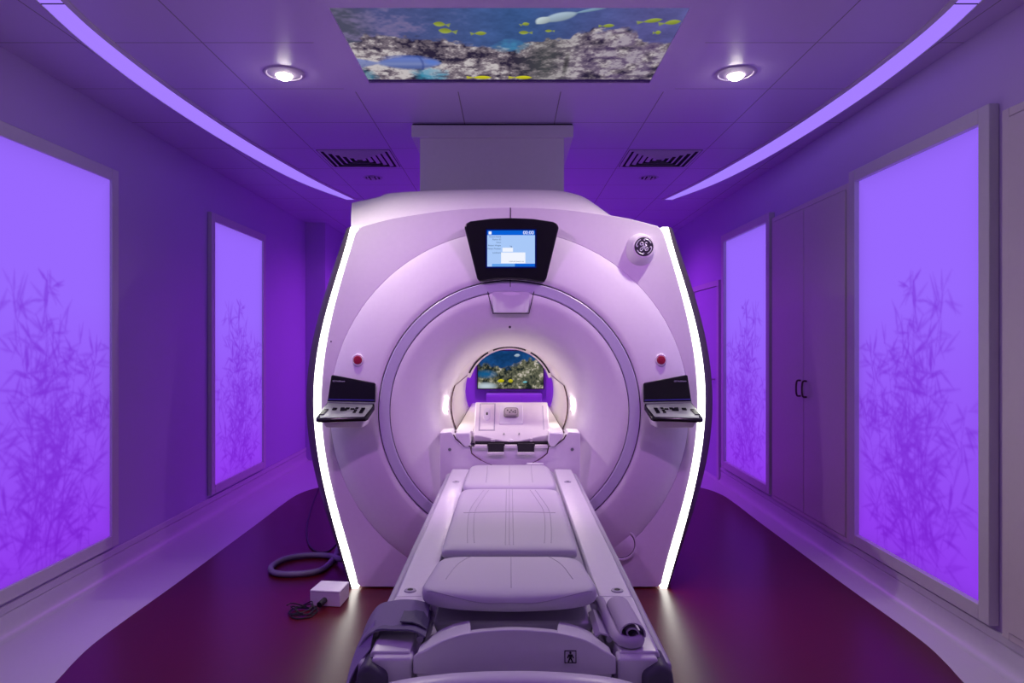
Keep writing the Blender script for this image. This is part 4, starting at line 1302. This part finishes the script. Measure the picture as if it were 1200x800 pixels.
# ------------------------------------------------------------------ cushions
def cushion(name, hx, y0, y1, zb, t_, label, base=None, bow=0.0, seams=(), taper=0.0, corner=0.35):
    n, m_ = 44, 44
    def sp_(k, N):
        a = -1 + 2 * k / N
        return math.copysign(1 - (1 - abs(a)) ** 1.6, a)
    bf = base or (lambda v: zb)
    yc, hyy = (y0 + y1) / 2, (y1 - y0) / 2
    def pt(u, v, up):
        cu = u * (1 - corner * 0.10 * abs(v) ** 8); cv = v * (1 - corner * 0.10 * abs(u) ** 8)
        w = hx * (1 - taper * (v + 1) / 2)
        yy = yc + hyy * cv - bow * (1 - u * u) * max(0, -v) ** 3
        e = max(0.0, (1 - abs(u) ** 14)) ** 0.36 * max(0.0, (1 - abs(v) ** 16)) ** 0.36
        z = bf(v) + t_ * 0.40
        z = z + (t_ * 0.60 * e if up else -t_ * 0.40 * e ** 0.5)
        z -= bow * 0.10 * (1 - u * u) * max(0, -v) ** 4
        return Vector((TX(0) - 0.012 + w * cu, yy, z))
    bm = nb()
    for up in (True, False):
        rings(bm, [[pt(sp_(i, n), sp_(j, m_), up) for i in range(n + 1)] for j in range(m_ + 1)], closed=False)
    bmesh.ops.remove_doubles(bm, verts=bm.verts, dist=2e-5)
    o = obj(name, bm, M['pad'], None, smooth=True, angle=60)
    tag(o, label, 'cushion', 'table cushions')
    if seams:
        bm = nb()
        for path in seams:
            sp2 = smooth_path([(a, b, 0) for a, b in path], 8)
            tube(bm, [pt(p.x, p.y, True) + Vector((0, 0, 0.0002)) for p in sp2], 0.0011, 6)
        so = obj('seam', bm, M['seam'], None, weld=False)
        w = Vector(so.location); so.parent = o; so.location = w - Vector(o.location)
    return o
side_l = lambda u: [(u, 0.85), (u, 0.4), (u + (0.06 if u > 0 else -0.06) * -1, 0.0), (u, -0.3), (u, -0.85)]
cushion('head_cushion', 0.219, 3.10, 3.665, TZ - 0.010, 0.046, 'short grey cushion at the head end of the table, nearest the bore',
        seams=([(0.0, 0.8), (0.0, -0.9)], [(-0.55, 0.8), (-0.52, 0.2), (-0.50, -0.7)], [(0.55, 0.8), (0.52, 0.2), (0.50, -0.7)]), taper=0.03, corner=0.8)
sm = []
for u in (-0.06, 0.0, 0.06): sm.append([(u, 0.92), (u, 0.0), (u, -0.9)])
for u, k in ((-0.62, -1), (-0.52, -1), (0.62, 1), (0.52, 1)):
    sm.append([(u - k * 0.10, 0.86), (u - k * 0.02, 0.55), (u + k * 0.08, 0.1), (u + k * 0.06, -0.35), (u, -0.85)])
sm.append([(-0.8, 0.02), (0, 0.04), (0.8, 0.02)])
cushion('body_cushion', 0.220, 2.135, 3.085, TZ - 0.010, 0.046, 'long grey stitched cushion in the middle of the table', seams=sm, base=lambda v: TZ - 0.010 + 0.016 * max(0.0, -v) ** 5)
cushion('leg_cushion', 0.223, 1.655, 2.105, 0.70, 0.046, 'grey wedge cushion with a bowed front, raised at the foot end of the table',
        base=lambda v: 0.742 - 0.058 * (v + 1) / 2, bow=0.030, seams=([(-0.02, 0.9), (0.02, 0.9), (0.02, 0.1), (0.02, -0.8)], [(0.55, 0.9), (0.68, 0.3), (0.74, -0.5)], [(-0.55, 0.9), (-0.68, 0.3), (-0.74, -0.5)],
        [(-0.97, -0.96), (-0.5, -0.995), (0, -0.998), (0.5, -0.995), (0.97, -0.96)]), corner=0.9, taper=0.02)
# small white tab behind the head cushion
bm = nb(); box(bm, X(617, 3.69), X(637, 3.69), 3.672, 3.695, TZ + 0.001, Z(542.5, 3.68))
tag(obj('positioning_wedge', bm, M['boxw'], None, bevel=0.004), 'small white block peeking out behind the head cushion', 'block')

# ------------------------------------------------------------------ straps
t = thing('restraint_strap', (TX(-0.28), 1.650, TZ), 'dark grey strap folded over the left rail, its loose ends hanging to the floor side', 'strap', 'table straps')
bm = nb()
path = smooth_path([(TX(-0.205), 1.635, 0.712), (TX(-0.235), 1.640, 0.7235), (TX(-0.28), 1.650, 0.7215), (TX(-0.33), 1.660, 0.712), (TX(-0.365), 1.650, 0.66), (TX(-0.385), 1.610, 0.55), (TX(-0.39), 1.590, 0.40)], 7)
ribbon(bm, path, (0.0, 0.072, 0.0), 0.004)
obj('webbing', bm, M['strap_dark'], t, smooth=True, angle=40)
bm = nb()
path = smooth_path([(TX(-0.21), 1.650, 0.720), (TX(-0.25), 1.650, 0.7295), (TX(-0.30), 1.650, 0.728), (TX(-0.345), 1.640, 0.712), (TX(-0.375), 1.605, 0.64), (TX(-0.378), 1.535, 0.52), (TX(-0.382), 1.510, 0.36)], 7)
ribbon(bm, path, (0.0, 0.060, 0.010), 0.004)
obj('loose_end', bm, mat('strap_mid', (0.24, 0.20, 0.32), 0.8, bump=0.2, scale=300), t, smooth=True, angle=40)
bm = nb()
path = smooth_path([(TX(-0.33), 1.590, 0.706), (TX(-0.362), 1.550, 0.665), (TX(-0.373), 1.480, 0.60), (TX(-0.375), 1.450, 0.5), (TX(-0.375), 1.450, 0.34)], 7)
ribbon(bm, path, (0.0, 0.030, 0.020), 0.004)
obj('loose_end', bm, mat('strap_violet', (0.34, 0.28, 0.46), 0.8, bump=0.2, scale=300), t, smooth=True, angle=40)
bm = nb()
ribbon(bm, [(TX(-0.206), 1.640, 0.7180), (TX(-0.222), 1.642, 0.7270), (TX(-0.240), 1.645, 0.7315), (TX(-0.268), 1.648, 0.7325)], (0.0, 0.05, 0.0), 0.003)
obj('patch', bm, mat('strap_patch', (0.10, 0.09, 0.15), 0.7, bump=0.2, scale=300), t)

t = thing('restraint_strap', (TX(0.26), 1.670, TZ), 'pale grey strap rolled up on the right rail beside the raised cushion', 'strap', 'table straps')
bm = nb()
ax = TX(0.262)
path = []
for k in range(40):
    a = -0.3 + k * 0.27
    r = 0.0275 - 0.00052 * k
    path.append((ax + r * 1.15 * math.cos(a), 1.635, TZ + 0.029 + r * math.sin(a)))
w = Vector((-0.004, 0.082, 0.0))
ribbon(bm, path, w, 0.003)
obj('webbing', bm, M['strap_light'], t, smooth=True, angle=50)
bm = nb()
path = smooth_path([(TX(0.222), 1.770, TZ + 0.022), (TX(0.228), 1.670, TZ + 0.018), (TX(0.236), 1.570, TZ + 0.016), (TX(0.256), 1.544, TZ + 0.014), (TX(0.280), 1.550, TZ + 0.014), (TX(0.286), 1.580, TZ + 0.014)], 7)
tube(bm, path, 0.013, 10)
obj('piping', bm, M['strap_light'], t, smooth=True)
bm = nb()
ribbon(bm, [(TX(0.232), 1.660, TZ + 0.006), (TX(0.20), 1.665, TZ + 0.012), (TX(0.19), 1.670, TZ + 0.002)], (0, 0.07, 0), 0.004)
obj('loose_end', bm, M['strap_light'], t)

# ================================================================== THINGS ON THE FLOOR
bm = nb()
pts = [FL(397, 640, 0.02), FL(392, 653, 0.02), FL(375, 668, 0.02), FL(345, 672.5, 0.02), FL(322, 671, 0.02), FL(318, 664, 0.02), FL(333, 655, 0.02), FL(358, 650.5, 0.02), FL(385, 651, 0.02), FL(400, 655, 0.045), FL(415, 652, 0.05)]
tube(bm, smooth_path(pts, 8), 0.0175, 10)
tag(obj('hose', bm, M['hose'], None, smooth=True), 'thick grey hose looped on the floor by the left side of the scanner', 'hose')
bm = nb()
pts = [FL(376, 566, 0.006), FL(366, 592, 0.006), FL(360, 615, 0.006), FL(361, 635, 0.006), FL(370, 646, 0.006), FL(384, 646, 0.006), FL(396, 636, 0.006)]
tube(bm, smooth_path(pts, 8), 0.006, 8)
tag(obj('thin_cable', bm, M['cable'], None, smooth=True), 'thin dark cable curving over the floor behind the looped hose', 'cable')

t = thing('junction_box', (-0.96, 3.66, 0.002), 'small white box on the floor at the foot of the left glowing strip', 'box')
bm = nb()
prismz(bm, [(-1.045, 3.575), (-0.882, 3.555), (-0.868, 3.70), (-1.025, 3.72)], 0.002, 0.085)
bxo = obj('casing', bm, M['boxw'], t, bevel=0.004)
bm = nb()
prismz(bm, [(-1.0455, 3.5745), (-0.8815, 3.5545), (-0.8675, 3.7005), (-1.0255, 3.7205)], 0.0755, 0.078)
obj('lid_joint', bm, M['seam'], bxo)
bm = nb()
tube(bm, [(-0.965, 3.565, 0.036), (-0.972, 3.53, 0.034), (-0.978, 3.51, 0.032)], 0.015, 12)
obj('plug', bm, M['blackm'], t, smooth=True)
for k in range(2):
    pass
t = thing('coiled_cord', (-1.05, 3.48, 0.002), 'tangled thin black cord in front of the small white floor box', 'cord')
bm = nb()
rr = random.Random(3)
pts = [(-0.985, 3.50, 0.022)]
for k in range(26):
    a = k * 1.15
    rad = 0.045 + 0.03 * rr.random()
    pts.append((-1.045 + rad * math.cos(a) * 1.0 - 0.001 * k, 3.485 + rad * 0.8 * math.sin(a), 0.008 + 0.045 * rr.random() * (0.5 + 0.5 * math.sin(a * 0.7))))
tube(bm, smooth_path(pts, 5), 0.0032, 6)
obj('cord', bm, M['cable'], t, smooth=True)
bm = nb()
tube(bm, smooth_path([(-1.07, 3.47, 0.012), (-1.10, 3.44, 0.006), (-1.06, 3.40, 0.006), (-1.0, 3.42, 0.006), (-0.985, 3.46, 0.01)], 6), 0.0032, 6)
obj('loose_end', bm, M['cable'], t, smooth=True)

# ================================================================== LIGHTS
def lamp(name, kind, loc, energy, col, **k):
    d = bpy.data.lights.new(name, kind)
    d.energy = energy; d.color = col
    for a, v in k.items(): setattr(d, a, v)
    o = bpy.data.objects.new(name, d)
    COL.objects.link(o)
    o.location = loc
    return o
WARM = (1.0, 0.90, 0.82)
def aimed(o, target):
    o.rotation_euler = (Vector(target) - Vector(o.location)).to_track_quat('-Z', 'Y').to_euler()
    return o
PINK = (0.72, 0.29, 1.0)
for (x, y) in ((-1.155, 3.5), (1.16, 3.5)):
    aimed(lamp('downlight_lamp', 'SPOT', (x, y, ZC - 0.045), 58, WARM, spot_size=math.radians(128), spot_blend=0.9, shadow_soft_size=0.035), (0.0, 2.65, 0.7))
for (x, y) in ((-1.155, 2.3), (1.16, 2.3)):
    aimed(lamp('downlight_lamp', 'SPOT', (x, y, ZC - 0.045), 70, PINK, spot_size=math.radians(70), spot_blend=0.7, shadow_soft_size=0.05), (0.0, 3.83, 1.0))
VIO2 = (0.40, 0.06, 1.0)
for (x, y, e, c) in ((-1.155, 1.1, 20, VIO2), (1.16, 1.1, 20, VIO2), (-1.155, -1.1, 5, WARM), (1.16, -1.1, 5, WARM)):  # foot-end pair is unseen, added to bring violet light into the room
    lamp('downlight_lamp', 'SPOT', (x, y, ZC - 0.045), e, c, spot_size=math.radians(150), spot_blend=0.9, shadow_soft_size=0.035)
VIO = (0.50, 0.06, 1.0)  # added spots without fixtures, hidden behind the scanner, for violet light there
for x, y, e in ((-1.2, 7.5, 22), (0.0, 8.0, 130), (1.1, 7.5, 32)):
    lamp('violet_wash', 'SPOT', (x, y, ZC - 0.05), e, VIO, spot_size=math.radians(165), spot_blend=0.6, shadow_soft_size=0.06)

w = bpy.data.worlds.new('world')
SC.world = w
w.use_nodes = True
w.node_tree.nodes['Background'].inputs[0].default_value = (0, 0, 0, 1)
